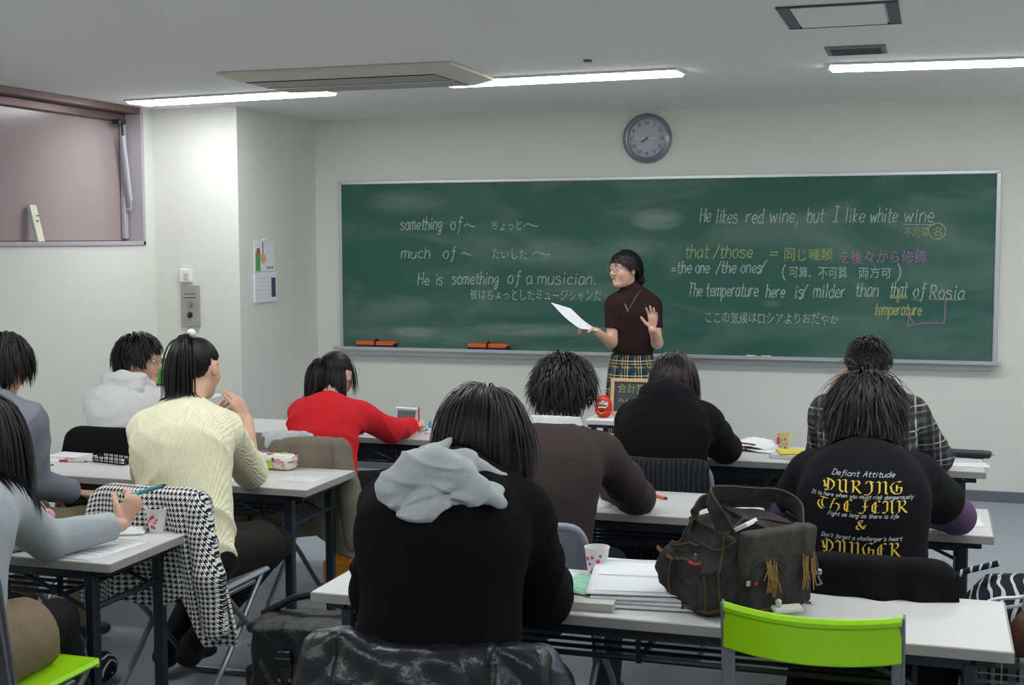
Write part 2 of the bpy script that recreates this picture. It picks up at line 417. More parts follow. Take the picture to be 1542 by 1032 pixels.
def smudge(cx, cz, rx, rz):
    dx = h.math('DIVIDE', h.math('SUBTRACT', sp.outputs['X'], cx), rx); dz = h.math('DIVIDE', h.math('SUBTRACT', sp.outputs['Z'], cz), rz)
    d = h.math('ADD', h.math('MULTIPLY', dx, dx), h.math('MULTIPLY', dz, dz)); return h.math('MAXIMUM', h.math('SUBTRACT', 1, d), 0)
tot = h.math('MULTIPLY', f1.outputs[0], .34)
for (cx, cz, rx, rz, a) in ((.75, .98-.0, .9, .07, .5), (1.5, 1.03, .6, .05, .9), (.45, 1.17, .3, .09, .25), (.5, 1.92, .35, .1, .6), (1.0, 1.2, .8, .1, .2), (2.3, 1.78, .2, .08, 1.1), (2.05, 1.6, .3, .09, .25), (1.6, 1.56, .35, .12, .5), (3.05, 1.23, .08, .03, .4), (4.1, 1.33, .08, .06, .3), (1.8, 1.3, .5, .08, .45), (.55, 1.0, .2, .04, .8)):
    tot = h.math('ADD', tot, h.math('MULTIPLY', h.math('MULTIPLY', smudge(cx, cz, rx, rz), a), n2.outputs['Fac']))
h.l(h.mix(h.math('MINIMUM', tot, .6), lin((46, 92, 80)), lin((142, 156, 150))), h.b.inputs['Base Color'])
cb = thing('chalkboard', 'long green chalkboard covered with English and Japanese chalk writing', 'chalkboard', (0, 0, 0))
MB().box((W/2, -.012, ZB+H/2), (W, .022, H)).build('writing_surface', m_board, cb)
fr = MB(); fr.box((W/2, -.017, ZB+H), (W+.04, .034, .024), .003)
fr.box((0-.008, -.017, ZB+H/2), (.02, .034, H), .003); fr.box((W+.012, -.017, ZB+H/2), (.028, .034, H), .003)
fr.build('board_frame', m_alu, cb)
tr = MB(); tr.box((W/2, -.052, ZB-.004), (W+.09, .10, .012), .003); tr.box((W/2, -.10, ZB-.001), (W+.09, .008, .024), .003); tr.box((W/2, -.02, ZB-.03), (W+.02, .03, .05), .003)
tr.build('chalk_tray', m_alu, cb)
m_or = mat('orange_felt', (226, 105, 48), .8, .2, bump=.5); m_nb = mat('navy_felt', (34, 44, 88), .8, .2); m_blk = mat('black_plastic', (16, 16, 18), .45)
for (x0, x1, lab) in ((.125, .425, 'orange and navy blackboard eraser at left end of the tray'), (.975, 1.265, 'orange blackboard eraser further right along the tray')):
    cx = (x0+x1)/2; e = thing('blackboard_eraser', lab, 'eraser', (cx, -.055, ZB+.004), group=None)
    MB().box((cx, -.055, ZB+.014), (x1-x0, .06, .018), .004).build('felt_pad', m_nb, e)
    MB().prism([(x0+.012, ZB+.024), (x1-.02, ZB+.024), (x1, ZB+.036), (x1-.012, ZB+.049), (x0+.01, ZB+.049), (x0, ZB+.036)], -.085, -.025, 'y').build('eraser_back', m_or, e)
    MB().tube([(cx, -.088, ZB+.02), (cx, -.09, ZB+.045), (cx, -.055, ZB+.062), (cx, -.022, ZB+.045), (cx, -.02, ZB+.02)], .007, 6).build('hand_strap', m_blk, e, True)
for k, (x, c_, l) in enumerate(((2.9, (235, 235, 230), 'white'), (3.0, (230, 215, 110), 'yellow'))):
    MBk = MB().tube([(x, -.06, ZB+.008), (x+.06, -.063, ZB+.008)], .005, 8); tag(MBk.build('chalk_stick', mat('chalk_'+l, c_, .9)), 'short %s chalk stick lying on the tray' % l, 'chalk')
# ---------------------------------------------------------------- wall clock
ck = thing('wall_clock', 'round silver wall clock showing quarter to eight above the chalkboard', 'clock', (2.224, 0, 2.318))
m_silver = mat('brushed_silver', (150, 156, 166), .28, .5, .85); m_dial = mat('grey_dial', (178, 180, 188), .5); m_num = mat('dial_print', (70, 74, 90), .6)
rx90 = rotm(rx=PI/2)
MB().lathe([(.165, 0), (.165, .02), (.158, .034), (.14, .044), (.128, .04), (.126, .008)], (2.224, 0, 2.318), 48, rx90).build('clock_case', m_silver, ck, True)
MB().lathe([(0, .02), (.126, .02), (.126, .012), (0, .012)], (2.224, 0, 2.318), 40, rx90).build('dial', m_dial, ck)
roman = ['XII', 'I', 'II', 'III', 'IV', 'V', 'VI', 'VII', 'VIII', 'IX', 'X', 'XI']
def numeral_strokes(s):
    out = []; x = 0
    for ch in s:
        if ch == 'I': out.append(((x+.2, 0), (x+.2, 1))); x += .4
        if ch == 'V': out += [((x, 1), (x+.35, 0)), ((x+.35, 0), (x+.7, 1))]; x += .8
        if ch == 'X': out += [((x, 1), (x+.7, 0)), ((x, 0), (x+.7, 1))]; x += .8
    return out, x
for k, s in enumerate(roman):
    a = PI/2-k*PI/6; cx = 2.224+.102*math.cos(a); cz = 2.318+.102*math.sin(a); st, wd = numeral_strokes(s); q = MB()
    sc_ = .024
    for (p, r_) in st:
        p = np.array([(p[0]-wd/2)*sc_*.8, (p[1]-.5)*sc_]); r_ = np.array([(r_[0]-wd/2)*sc_*.8, (r_[1]-.5)*sc_]); dn = nrm0 = (r_-p)/np.linalg.norm(r_-p); pr = np.array([-dn[1], dn[0]])*.0013
        q.prism([(cx+v[0], cz+v[1]) for v in (p-pr, r_-pr, r_+pr, p+pr)], -.0215, -.020, 'y')
    q.build('numeral', m_num, ck)
def hand(ang, L0, L1, w0, m, y, nm):
    d = np.array([math.sin(ang), math.cos(ang)]); pr = np.array([d[1], -d[0]])
    P = [d*-L0-pr*w0*.5, d*-L0+pr*w0*.5, d*L1*.6+pr*w0, d*L1, d*L1*.6-pr*w0]
    MB().prism([(2.224+p[0], 2.318+p[1]) for p in P], y-.0015, y, 'y').build(nm, m, ck)
hand(R(232), .015, .058, .0045, m_blk, -.023, 'hour_hand'); 
m_white = mat('white_plastic', (232, 232, 226), .45)
hand(R(269), .07, .112, .003, mat('pale_hand', (225, 222, 205), .4), -.026, 'minute_hand')
MB().lathe([(0, .03), (.006, .03), (.006, .02)], (2.224, 0, 2.318), 12, rx90).build('hand_hub', m_blk, ck)
# ---------------------------------------------------------------- control panel, switch, calendar on the column
cp = thing('control_panel', 'grey metal intercom panel on column with round buttons', 'panel', (-.575, YC, 1.09))
m_panel = mat('grey_panel', (172, 168, 158), .45, .5, .4)
MB().box((-.575, YC-.008, 1.224), (.136, .016, .272), .003).build('face_plate', m_panel, cp)
for (z, r_) in ((1.235, .018), (1.165, .014)):
    MB().lathe([(r_+.006, 0), (r_+.006, .003), (r_, .004), (r_, .012), (r_*.6, .014), (0, .014)], (-.575, YC-.016, z), 20, rx90).build('button', m_silver if r_ > .015 else m_dark, cp, True)
for k in range(4): MB().box((-.605+k*.02, YC-.0175, 1.305), (.008, .003, .008), .001).build('indicator', m_dark, cp)
MB().box((-.575, YC-.0165, 1.28), (.09, .002, .004)).build('print_line', m_dark, cp)
sw = thing('wall_switch', 'small cream switch box on column above the grey panel', 'switch', (-.6, YC, 1.38))
MB().box((-.60, YC-.014, 1.424), (.088, .028, .086), .004).build('switch_box', m_white, sw)
MB().box((-.592, YC-.029, 1.418), (.035, .004, .045), .002).lathe([(0, .006), (.008, .006), (.008, 0)], (-.592, YC-.03, 1.41), 12, rx90).build('switch_button', mat('beige_button', (205, 195, 175), .5), sw)
cal = thing('wall_calendar', 'small white wall calendar with picture page hanging on column side', 'calendar', (XC, -.79, 1.24))
m_paper = mat('white_paper', (232, 234, 236), .7, .3); m_lilac = mat('calendar_lilac', (205, 200, 216), .7)
ry = lambda y0, y1, z0, z1, x=XC+.004, th=.003: MB().box((x, (y0+y1)/2, (z0+z1)/2), (th, y1-y0, z1-z0))
ry(-.935, -.655, 1.445, 1.65, XC+.005, .006).build('picture_page', m_paper, cal)
ry(-.945, -.64, 1.24, 1.44, XC+.008, .012).build('date_page', m_paper, cal)
ry(-.92, -.86, 1.45, 1.58, XC+.009).build('green_picture', mat('print_green', (90, 160, 90), .7), cal)
ry(-.905, -.865, 1.56, 1.60, XC+.0105).build('red_print', mat('print_red', (190, 80, 90), .7), cal)
ry(-.72, -.665, 1.27, 1.40, XC+.0155).build('purple_print', mat('print_purple', (92, 70, 110), .7), cal)
MB().lathe([(0, 0), (.035, 0), (.035, .004), (0, .004)], (XC+.008, -.82, 1.53), 20, rotm(ry=PI/2)).build('round_print', mat('print_tan', (215, 180, 130), .7), cal)
MB().tube([(XC+.01, -.825, 1.64), (XC+.01, -.82, 1.56)], .003, 6).build('string', m_dark, cal)
for k in range(6): ry(-.93, -.74, 1.265+k*.027, 1.267+k*.027, XC+.0145, .001).build('ruled_line', m_lilac, cal)
for k in range(3): ry(-.76+k*.03, -.745+k*.03, 1.46, 1.475, XC+.0085, .001).build('small_print', m_num, cal)
MB().box((XC+.01, -.8, 1.655), (.014, .05, .012), .003).build('hanger_clip', m_white, cal)
# book leaning in the window recess
bk = thing('leaning_booklet', 'pale booklet standing in the window recess', 'booklet', (XL-.06, -2.2, WZ0+.025), 0)
rot = rotm(ry=R(-14))
MB().box((XL-.072, -2.235, 1.755), (.02, .055, .215), .002, rot).build('page_block', mat('blue_white', (196, 212, 228), .6), bk)
MB().box((XL-.060, -2.235, 1.757), (.003, .06, .218), .001, rot).build('cover', mat('cream_print', (222, 220, 196), .6), bk)
for k in range(4): MB().box((XL-.058-.0022*(k-1.5)*5*.25, -2.235, 1.80-k*.03), (.002, .02, .008), 0, rot).build('cover_print', m_num, bk)
# ---------------------------------------------------------------- handwriting: single-stroke letters swept into thin chalk ribbons
GL = {'a': (6, '~5j4k2k0i0g1e3e5g;5k5f6e'), 'b': (6, '0o0e;~0i2k4k5i5g4e2e0f'), 'c': (6, '~5j3k1j0h1f3e5f'), 'd': (6, '~5i4k2k0i0g1e3e5g;5o5f6e'),
'e': (6, '~0h3h5h5j3k1j0h1f3e5f'), 'f': (5, '~5n4o3n3k3g2c1b;1k5k'), 'g': (6, '~5j4k2k0i1g3g5i;~5k5e4b2a1b3e'), 'h': (6, '0o0e;~0i2k4k5i5e'), 'i': (3, '1k1e;1n1m'), 'j': (3, '1k1b'),
'k': (5, '0o0e;4k0h4e'), 'l': (3, '1o1e'), 'm': (9, '0k0e;~0i1k3k4i4e;~4i5k7k8i8e'), 'n': (6, '0k0e;~0i2k4k5i5e'), 'o': (6, '~2k0i0g2e4e5g5i4k2k'), 'p': (6, '0k0a;~0i2k4k5i5g4e2e0f'),
'r': (5, '0k0e;~0i2k4k'), 's': (6, '~5j3k1k0j1i4h5g4e1e0f'), 't': (5, '~2n2i2f3e5e;0k5k'), 'u': (6, '~0k0g1e3e5g;5k5e'), 'v': (6, '0k3e6k'), 'w': (9, '0k2e4j6e8k'), 'x': (6, '0k5e;5k0e'), 'y': (6, '0k3e;6k2a'),
'H': (7, '0o0e;6o6e;0j6j'), 'I': (5, '0o4o;2o2e;0e4e'), 'T': (7, '0o7o;3o2e'), 'R': (7, '0o0e;~0o3o5m4j0j;2j6e'), 'D': (7, '1o0e;~0o4o7l6g3e0e'), 'A': (7, '0e4o6e;1i6i'), 'F': (6, '1o0e;1o6o;0j4j'),
'/': (5, '0d5o'), '=': (6, '0i5i;0g5g'), ',': (3, '2e0b'), '.': (2, '1e1f'), "'": (2, '1o1m'), '~': (9, '~0g2i4h6g8g'), ' ': (4, ''), '(': (3, '~2o0k0g2c'), ')': (3, '~0o2k2g0c')}
def strokes(text):
    out = []; x = 0
    for ch in text:
        wd, s = GL[ch]
        for st in (s.split(';') if s else []):
            sm = st.startswith('~'); st = st.lstrip('~'); p = [(int(st[i])+x, 'abcdefghijklmno'.index(st[i+1])-4.) for i in range(0, len(st), 2)]
            if sm: p = [tuple(v) for v in catmull(p, 4)]
            out.append(p)
        x += wd+1.3
    return out, x-1.3
RC = [0]
def ribbon(mb, p, hw, y=0., nib=None):
    """flat stroke of half width hw in the xz-plane at depth y"""
    P = [np.array(q, float) for q in p]
    for a, b in zip(P[:-1], P[1:]):
        d = b-a; L = np.linalg.norm(d); RC[0] += 1; yy = y-.00012*(RC[0] % 7)
        if L < 1e-7: continue
        if nib is None:
            d = d/L; n = np.array([-d[1], d[0]])*hw; a2 = a-d*hw*.5; b2 = b+d*hw*.5
        else: n = nib; a2, b2 = a, b
        mb.add([(v[0], yy, v[1]) for v in (a2-n, b2-n, b2+n, a2+n)], [(0, 1, 2, 3)])
def write(mb, text, x0, x1, z, xh, hw=.0035, y=0., slant=0., jit=0., rnd=random):
    """xh = height of a small x; fitted between x0 and x1"""
    st, wd = strokes(text); sx = (x1-x0)/wd; sz = xh/6
    for p in st:
        j = rnd.uniform(-jit, jit)
        ribbon(mb, [(x0+px*sx+slant*pz*sz, z+pz*sz*(1+j)+j*.01) for px, pz in p], hw, y)
def cjk(text, x0, x1, z, h_, off=-.022, jit=.06, seed=1, shear=.0):
    cu = bpy.data.curves.new('t', 'FONT'); cu.body = text; cu.offset = off; cu.resolution_u = 2; cu.shear = shear
    o = bpy.data.objects.new('t', cu); C.objects.link(o); bpy.context.view_layer.update()
    me = o.evaluated_get(bpy.context.evaluated_depsgraph_get()).to_mesh()
    V = np.array([v.co[:] for v in me.vertices]); Fc = [tuple(p.vertices) for p in me.polygons]
    bpy.data.objects.remove(o); rs = random.Random(seed); n = len(text)
    lo, hi = V[:, 0].min(), V[:, 0].max(); cell = np.clip(((V[:, 0]-lo)/(hi-lo)*n).astype(int), 0, n-1)
    zc = .36
    out = np.zeros_like(V)
    for k in range(n):
        m = cell == k; s = 1+rs.uniform(-jit, jit)*2; dz = rs.uniform(-jit, jit)*.8
        V[m, 1] = zc+(V[m, 1]-zc)*s+dz
    out[:, 0] = x0+(V[:, 0]-lo)/(hi-lo)*(x1-x0); out[:, 2] = z+(V[:, 1]+.1)*h_; out[:, 1] = 0
    return out, Fc
BY = -.0238
chalks = {}
for nm, c_ in (('white', (188, 196, 190)), ('yellow', (178, 184, 112)), ('pink', (186, 116, 172))):
    m = mat('chalk_'+nm+'_mark', c_, .95, .1); h = NT(m); tc = h.n('ShaderNodeTexCoord'); n = h.n('ShaderNodeTexNoise'); n.inputs['Scale'].default_value = 160; h.l(tc.outputs['Object'], n.inputs['Vector'])
    mr = h.n('ShaderNodeMapRange'); mr.inputs[1].default_value = .38; mr.inputs[2].default_value = .55; h.l(n.outputs['Fac'], mr.inputs[0])
    h.l(h.mix(mr.outputs[0], lin((70, 115, 100)), lin(c_)), h.b.inputs['Base Color']); chalks[nm] = m
rnd = random.Random(3)
def chalk_line(words, xh, col, hw=.0036):
    for (t, x0, x1, z) in words:
        mb = MB(); mb.raw = True; write(mb, t, x0, x1, z, xh, hw, BY, .12, .05, rnd); mb.build('chalk_writing', chalks[col], cb)
chalk_line([('something', .455, .767, 1.722), ('of', .832, .911, 1.72), ('~', .930, 1.019, 1.724), ('~', 1.367, 1.486, 1.723)], .052, 'white')
chalk_line([('much', .458, .680, 1.521), ('of', .775, .865, 1.521), ('~', .904, .998, 1.531), ('~', 1.429, 1.567, 1.531)], .048, 'white')
chalk_line([('He', .583, .669, 1.333), ('is', .719, .769, 1.334), ('something', .839, 1.183, 1.341), ('of', 1.25, 1.337, 1.348), ('a', 1.385, 1.428, 1.348), ('musician.', 1.467, 1.876, 1.345)], .05, 'white')
chalk_line([('He', 2.583, 2.653, 1.76), ('likes', 2.688, 2.827, 1.754), ('red', 2.884, 2.995, 1.752), ('wine,', 3.034, 3.22, 1.756), ('but', 3.274, 3.379, 1.754), ('I', 3.437, 3.474, 1.758), ('like', 3.511, 3.63, 1.752), ('white', 3.663, 3.829, 1.752), ('wine', 3.869, 4.049, 1.75)], .056, 'white')
chalk_line([('that', 2.483, 2.642, 1.528), ('/those', 2.673, 2.929, 1.528), ('=', 3.04, 3.096, 1.528)], .052, 'yellow')
chalk_line([('=the', 2.395, 2.528, 1.426), ('one', 2.555, 2.647, 1.427), ('/the', 2.691, 2.822, 1.427), ('ones', 2.852, 2.99, 1.429), ('/', 2.968, 3.01, 1.429)], .048, 'white')
chalk_line([('The', 2.511, 2.60, 1.272), ('temperature', 2.626, 2.966, 1.275), ('here', 3.018, 3.137, 1.269), ('is', 3.201, 3.26, 1.266), ('/', 3.235, 3.275, 1.266), ('milder', 3.319, 3.519, 1.273), ('than', 3.581, 3.724, 1.284), ('that', 3.793, 3.898, 1.289), ('of', 3.935, 4.003, 1.282), ('Rosia', 4.035, 4.24, 1.272)], .052, 'white')
chalk_line([('temperature', 3.702, 3.985, 1.168)], .045, 'yellow', .0042)
def cj(text, x0, x1, z, h_, col, seed=1, off=-.02):
    V, Fc = cjk(text, x0, x1, z, h_, off, seed=seed); V[:, 1] = BY-.0002
    mesh_obj('chalk_writing', V, Fc, chalks[col], cb)
cj('ちょっと', 1.136, 1.353, 1.712, .075, 'white', 1, 0)
cj('たいした', 1.14, 1.391, 1.513, .08, 'white', 2, 0)
cj('彼はちょっとしたミュージシャンだ', .976, 1.918, 1.232, .082, 'white', 3, 0)
cj('不可算', 3.871, 4.023, 1.655, .078, 'yellow', 4, -.01)
cj('名', 4.045, 4.10, 1.662, .06, 'yellow', 5, 0)
cj('同じ種類', 3.134, 3.437, 1.505, .09, 'yellow', 6, 0)
cj('を後々から修飾', 3.478, 4.01, 1.49, .095, 'pink', 7, .0)
cj('可算、不可算', 3.165, 3.53, 1.392, .085, 'white', 8, 0); cj('両方可', 3.60, 3.80, 1.392, .085, 'white', 9, 0)
cj('ここの気候はロシアよりおだやか', 2.624, 3.48, 1.097, .08, 'white', 10, 0)
mb = MB(); mb.raw = True; write(mb, '(', 3.125, 3.145, 1.40, .05, .0036, BY); write(mb, ')', 3.84, 3.862, 1.40, .055, .0036, BY)
ribbon(mb, [(3.865, 1.738), (4.055, 1.734)], .0026, BY); mb.build('chalk_writing', chalks['white'], cb)
mb = MB(); mb.raw = True; ribbon(mb, [(4.07+.052*math.cos(a*.314), 1.695+.05*math.sin(a*.314)) for a in range(21)], .0036, BY)
ribbon(mb, [(3.793, 1.283), (3.9, 1.284)], .003, BY); ribbon(mb, [(3.795, 1.274), (3.9, 1.275)], .003, BY); ribbon(mb, [(3.835, 1.272), (3.842, 1.245), (3.852, 1.272)], .003, BY); mb.build('chalk_writing', chalks['yellow'], cb)
mb = MB(); mb.raw = True; ribbon(mb, [(3.931, 1.27), (3.955, 1.262), (3.995, 1.266)], .003, BY); ribbon(mb, [(4.035, 1.267), (4.201, 1.266)], .003, BY); ribbon(mb, [(4.13, 1.263), (4.125, 1.121), (4.0, 1.118), (3.902, 1.101), (3.915, 1.16), (3.94, 1.118)], .0036, BY); mb.build('chalk_writing', chalks['pink'], cb)
# ---------------------------------------------------------------- tables and chairs
m_top = mat('pale_grey_laminate', (211, 211, 208), .38, .45, noise=.012, nscale=40); m_edgeb = mat('grey_table_edge', (164, 161, 154), .5, .4)
m_leg = mat('dark_steel_table_leg', (44, 52, 62), .38, .5, .4); m_rod = mat('dark_shelf_rod', (30, 34, 42), .4, .5, .4)
m_joint = mat('steel_joint', (150, 152, 156), .3, .5, .8)
def make_table():
    """local: front-left corner of the top at x=0,y=0; 1.8 x .45 x .7"""
    t = thing('folding_table', None, 'table')
    def P(mb, nm, m, sm=False): o = mb.build(nm, m, None, sm); o.parent = t; return o
    P(MB().box((.9, .225, .6865), (1.794, .444, .027), .002), 'tabletop', m_top)
    e = MB(); e.box((.9, .0015, .6855), (1.8, .006, .0265), .0015); e.box((.9, .4485, .6855), (1.8, .006, .0265), .0015); e.box((.0015, .225, .6855), (.006, .44, .0265), .0015); e.box((1.7985, .225, .6855), (.006, .44, .0265), .0015)
    P(e, 'edge_band', m_edgeb)
    r = MB(); r.box((.9, .045, .655), (1.62, .025, .035), .003); r.box((.9, .405, .655), (1.62, .025, .035), .003)
    for x in (.06, 1.74): r.box((x, .225, .66), (.05, .38, .025), .003)
    P(r, 'underframe', m_leg)
    for x in (.095, 1.705):
        for y in (.045, .405):
            P(MB().box((x, y, .335), (.036, .036, .64), .006).box((x, y, .009), (.042, .042, .018), .004), 'leg', m_leg)
        s_ = 1 if x < .9 else -1
        [P(MB().tube([(x, .055, zc), (x, .395, zc)], .011, 8), 'cross_bar', m_leg, True) for zc in (.545, .09)]
        for y in (.06, .39):
            P(MB().tube([(x+s_*.02, y, .53), (x+s_*.14, y, .585), (x+s_*.30, y, .65)], .007, 6), 'folding_brace', m_leg, True)
        P(MB().lathe([(.017, -.012), (.017, .012)], (x, .045, .545), 12, rotm(rx=PI/2)).box((x+s_*.022, .045, .58), (.006, .022, .07), .003), 'hinge', m_joint)
    for k in range(6): P(MB().tube([(.22, .075+k*.06, .575), (1.58, .075+k*.06, .575)], .0075 if k in (0, 5) else .006, 6), 'shelf_rod', m_rod)
    for x in (.22, .9, 1.58): P(MB().box((x, .225, .572), (.012, .32, .012)).box((x, .06, .61), (.012, .012, .08)).box((x, .39, .61), (.012, .012, .08)), 'shelf_support', m_rod)
    return t
T0 = make_table()
TABS = [((2.457, -5.508), 'long grey table in the right foreground carrying the denim bag'),
        ((2.462, -4.264), 'long grey table in the middle right row with an orange pen on it'),
        ((2.479, -3.047), 'long grey table in the front right row before the teacher'),
        ((-.053, -5.404), 'long grey table in the left foreground with a paper cup on its corner'),
        ((-.016, -4.189), 'long grey table in the middle left row with polka dot case'),
        ((-.003, -2.883), 'long grey table in the front left row beside the red sweater')]
for i, ((x, y), lab) in enumerate(TABS):
    o = T0 if i == 0 else copy_tree(T0); o.location = (x, y, 0); o['label'] = lab; o['group'] = 'long folding classroom tables'
TABS[3]
m_tube_s = mat('grey_chair_tube', (120, 126, 136), .35, .5, .6); m_lime = mat('lime_plastic', (166, 228, 20), .35, .5); m_greyp = mat('pale_grey_plastic', (150, 156, 166), .4, .5); m_strip = mat('grey_chair_upright', (128, 132, 140), .4, .5, .5)
def make_chair(kind):
    t = thing('folding_chair', None, 'chair')
    def P(mb, nm, m, sm=False): o = mb.build(nm, m, None, sm); o.parent = t; return o
    w_ = .196 if kind == 'lime' else .205
    if kind == 'lime':
        for s_ in (-1, 1):
            P(MB().box((s_*w_, -.222, .615), (.03, .022, .36), .005, rotm(rx=R(9))).box((s_*(w_+.012), -.222, .62), (.006, .028, .36), .002, rotm(rx=R(9))), 'upright', m_strip)
        vs = []; nU = 17; prof = [(0, 0), (.012, .0), (.012, -.085), (0, -.095), (-.006, -.09), (-.004, -.006), (-.016, .004), (-.004, .01)]
        b = MB(); pts = []
        for i in range(nU):
            u = i/(nU-1)*2-1; x = u*(w_+.008); y = -.25-.075*(1-u*u); zt = .79-.0*(1-u*u)
            # cross-section in (y, z): thin plate with a rolled top lip
            pts.append([(x, y+a, zt+c) for a, c in ((.010, 0), (.014, -.012), (.006, -.016), (.006, -.098), (0, -.104), (-.004, -.1), (-.004, -.014), (-.012, -.012), (-.014, -.002), (-.006, .006), (.006, .006))])
        k = len(pts[0]); b.v = [p for row in pts for p in row]; b.f = [(i*k+j, i*k+(j+1) % k, (i+1)*k+(j+1) % k, (i+1)*k+j) for i in range(nU-1) for j in range(k)]+[tuple(range(k)), tuple((nU-1)*k+j for j in range(k))]; b.m = [0]*len(b.f)
        P(b, 'backrest', m_lime, True)
        P(MB().box((0, .0, .445), (.39, .39, .02), .009).box((0, .2, .44), (.37, .012, .028), .005), 'seat', m_lime)
    else:
        # rounded tube frame with a curved plate inside
        path = []
        for (x, z) in catmull([(-.205, .46), (-.205, .6), (-.205, .70), (-.198, .75), (-.17, .782), (-.10, .787), (0, .787), (.10, .787), (.17, .782), (.198, .75), (.205, .70), (.205, .6), (.205, .46)], 3): path.append((x, -.18-.1*(z-.45)/.33-.03*(1-(x/.205)**2)*(z > .6), z))
        P(MB().tube(path, .012, 10), 'back_frame', m_greyp, True)
        b = MB(); n = 13; vs = []; fs = []
        for side in (0, 1):
            for i in range(n):
                x = (i/(n-1)*2-1)*.198
                for z in (.60, .69, .775-.02*(abs(x)/.198)**6): vs.append((x, -.18-.1*(z-.45)/.33-.03*(1-(x/.205)**2)+side*.01, z))
        for i in range(n-1):
            for j in range(2): fs.append((i*3+j, i*3+j+1, (i+1)*3+j+1, (i+1)*3+j)); q = n*3; fs.append((q+i*3+j, q+(i+1)*3+j, q+(i+1)*3+j+1, q+i*3+j+1))
            for j in (0, 2): fs.append((i*3+j, (i+1)*3+j, n*3+(i+1)*3+j, n*3+i*3+j))
        P(b.add(vs, fs), 'backrest', m_greyp, True)
        P(MB().box((0, .0, .445), (.39, .39, .022), .01), 'seat', m_greyp)
    # front loop: from the back down to the floor in front; rear loop
    f_ = []
    for s_ in (-1,): pass
    loop = [(-.2, -.19, .47), (-.2, .10, .20), (-.195, .235, .05), (-.18, .25, .014), (-.14, .252, .012), (0, .252, .012), (.14, .252, .012), (.18, .25, .014), (.195, .235, .05), (.2, .10, .20), (.2, -.19, .47)]
    P(MB().tube(loop, .011, 8), 'front_loop', m_tube_s, True)
    loop = [(-.178, .15, .435), (-.178, -.10, .20), (-.175, -.27, .05), (-.165, -.285, .014), (-.13, -.287, .012), (0, -.287, .012), (.13, -.287, .012), (.165, -.285, .014), (.175, -.27, .05), (.178, -.10, .20), (.178, .15, .435)]
    P(MB().tube(loop, .011, 8), 'rear_loop', m_tube_s, True)
    for s_ in (-1, 1): P(MB().box((s_*.19, -.03, .428), (.02, .2, .014), .003), 'seat_bracket', m_tube_s)
    return t
LIME = make_chair('lime'); LIME.location = (3.812, -5.375, 0); LIME.rotation_euler.z = R(-1.5); LIME['label'] = 'empty folding chair with bright lime green curved backrest'
GREY = make_chair('grey'); first = True
CH = [(2.86, -4.6, 'grey folding chair with rounded back, behind the brown sweater'), (3.05, -5.86, 'folding chair under the shiny black down jacket'), (3.92, -4.775, 'folding chair holding a black jacket behind the lettered shirt'),
      (3.05, -3.40, 'folding chair with corduroy-like black jacket, behind the black hooded girl'), (3.83, -3.38, 'folding chair of the person in the plaid shirt'),
      (1.47, -3.34, 'folding chair draped with the khaki coat'), (.46, -3.26, 'folding chair behind the boy in the white hoodie'),
      (1.55, -4.60, 'folding chair draped with the houndstooth coat'), (.72, -4.60, 'folding chair of the grey shirted person at the left edge')]
for (x, y, lab) in CH:
    o = GREY if first else copy_tree(GREY); first = False; o.location = (x, y, 0); o['label'] = lab; o['group'] = 'grey folding chairs'
L2c = copy_tree(LIME); L2c.location = (1.60, -5.72, 0); L2c.rotation_euler.z = 0; L2c['label'] = 'lime green folding chair under the girl at lower left'; L2c['group'] = LIME['group'] = 'lime folding chairs'
# teacher's small table
lt = thing('teacher_table', 'small white-topped table in front of the teacher', 'table', (2.45, -1.6, 0))
MB().box((2.47, -1.60, .657), (.42, .34, .028), .003).build('tabletop', m_white, lt)
MB().box((2.47, -1.60, .634), (.40, .32, .016), .002).build('underframe', m_leg, lt)
for x in (2.30, 2.64):
    for y in (-1.74, -1.46): MB().box((x, y, .315), (.03, .03, .63), .004).build('leg', m_leg, lt)
# cabinet and green board near the column
cbn = thing('white_cabinet', 'low white cabinet against the column behind the two students', 'cabinet', (-.47, -1.3, 0))
MB().box((-.48, -1.31, .33), (.34, .34, .655), .006).build('cabinet_body', m_white, cbn)
for k in range(3): MB().box((-.48, -1.482, .13+k*.205), (.31, .01, .19), .003).build('drawer', m_white, cbn)
for k in range(3): MB().box((-.48, -1.49, .18+k*.205), (.08, .012, .012), .003).build('drawer_handle', m_joint, cbn)
gb = thing('green_sign_board', 'green rectangle board with white frame standing on the cabinet', 'board', (-.55, -1.4, .66))
m_green = mat('green_panel', (70, 168, 62), .5)
MB().box((-.53, -1.40, .82), (.34, .012, .17), .002).build('green_panel', m_green, gb)
MB().box((-.53, -1.40, .91), (.36, .018, .012), .003).box((-.705, -1.40, .79), (.012, .018, .25), .003).box((-.355, -1.40, .79), (.012, .018, .25), .003).build('board_frame', m_white, gb)
MB().box((-.53, -1.402, .733), (.34, .014, .008)).build('dark_ledge', m_dark, gb)
MB().box((-.53, -1.40, .695), (.34, .014, .065), .003).build('white_base', m_white, gb)
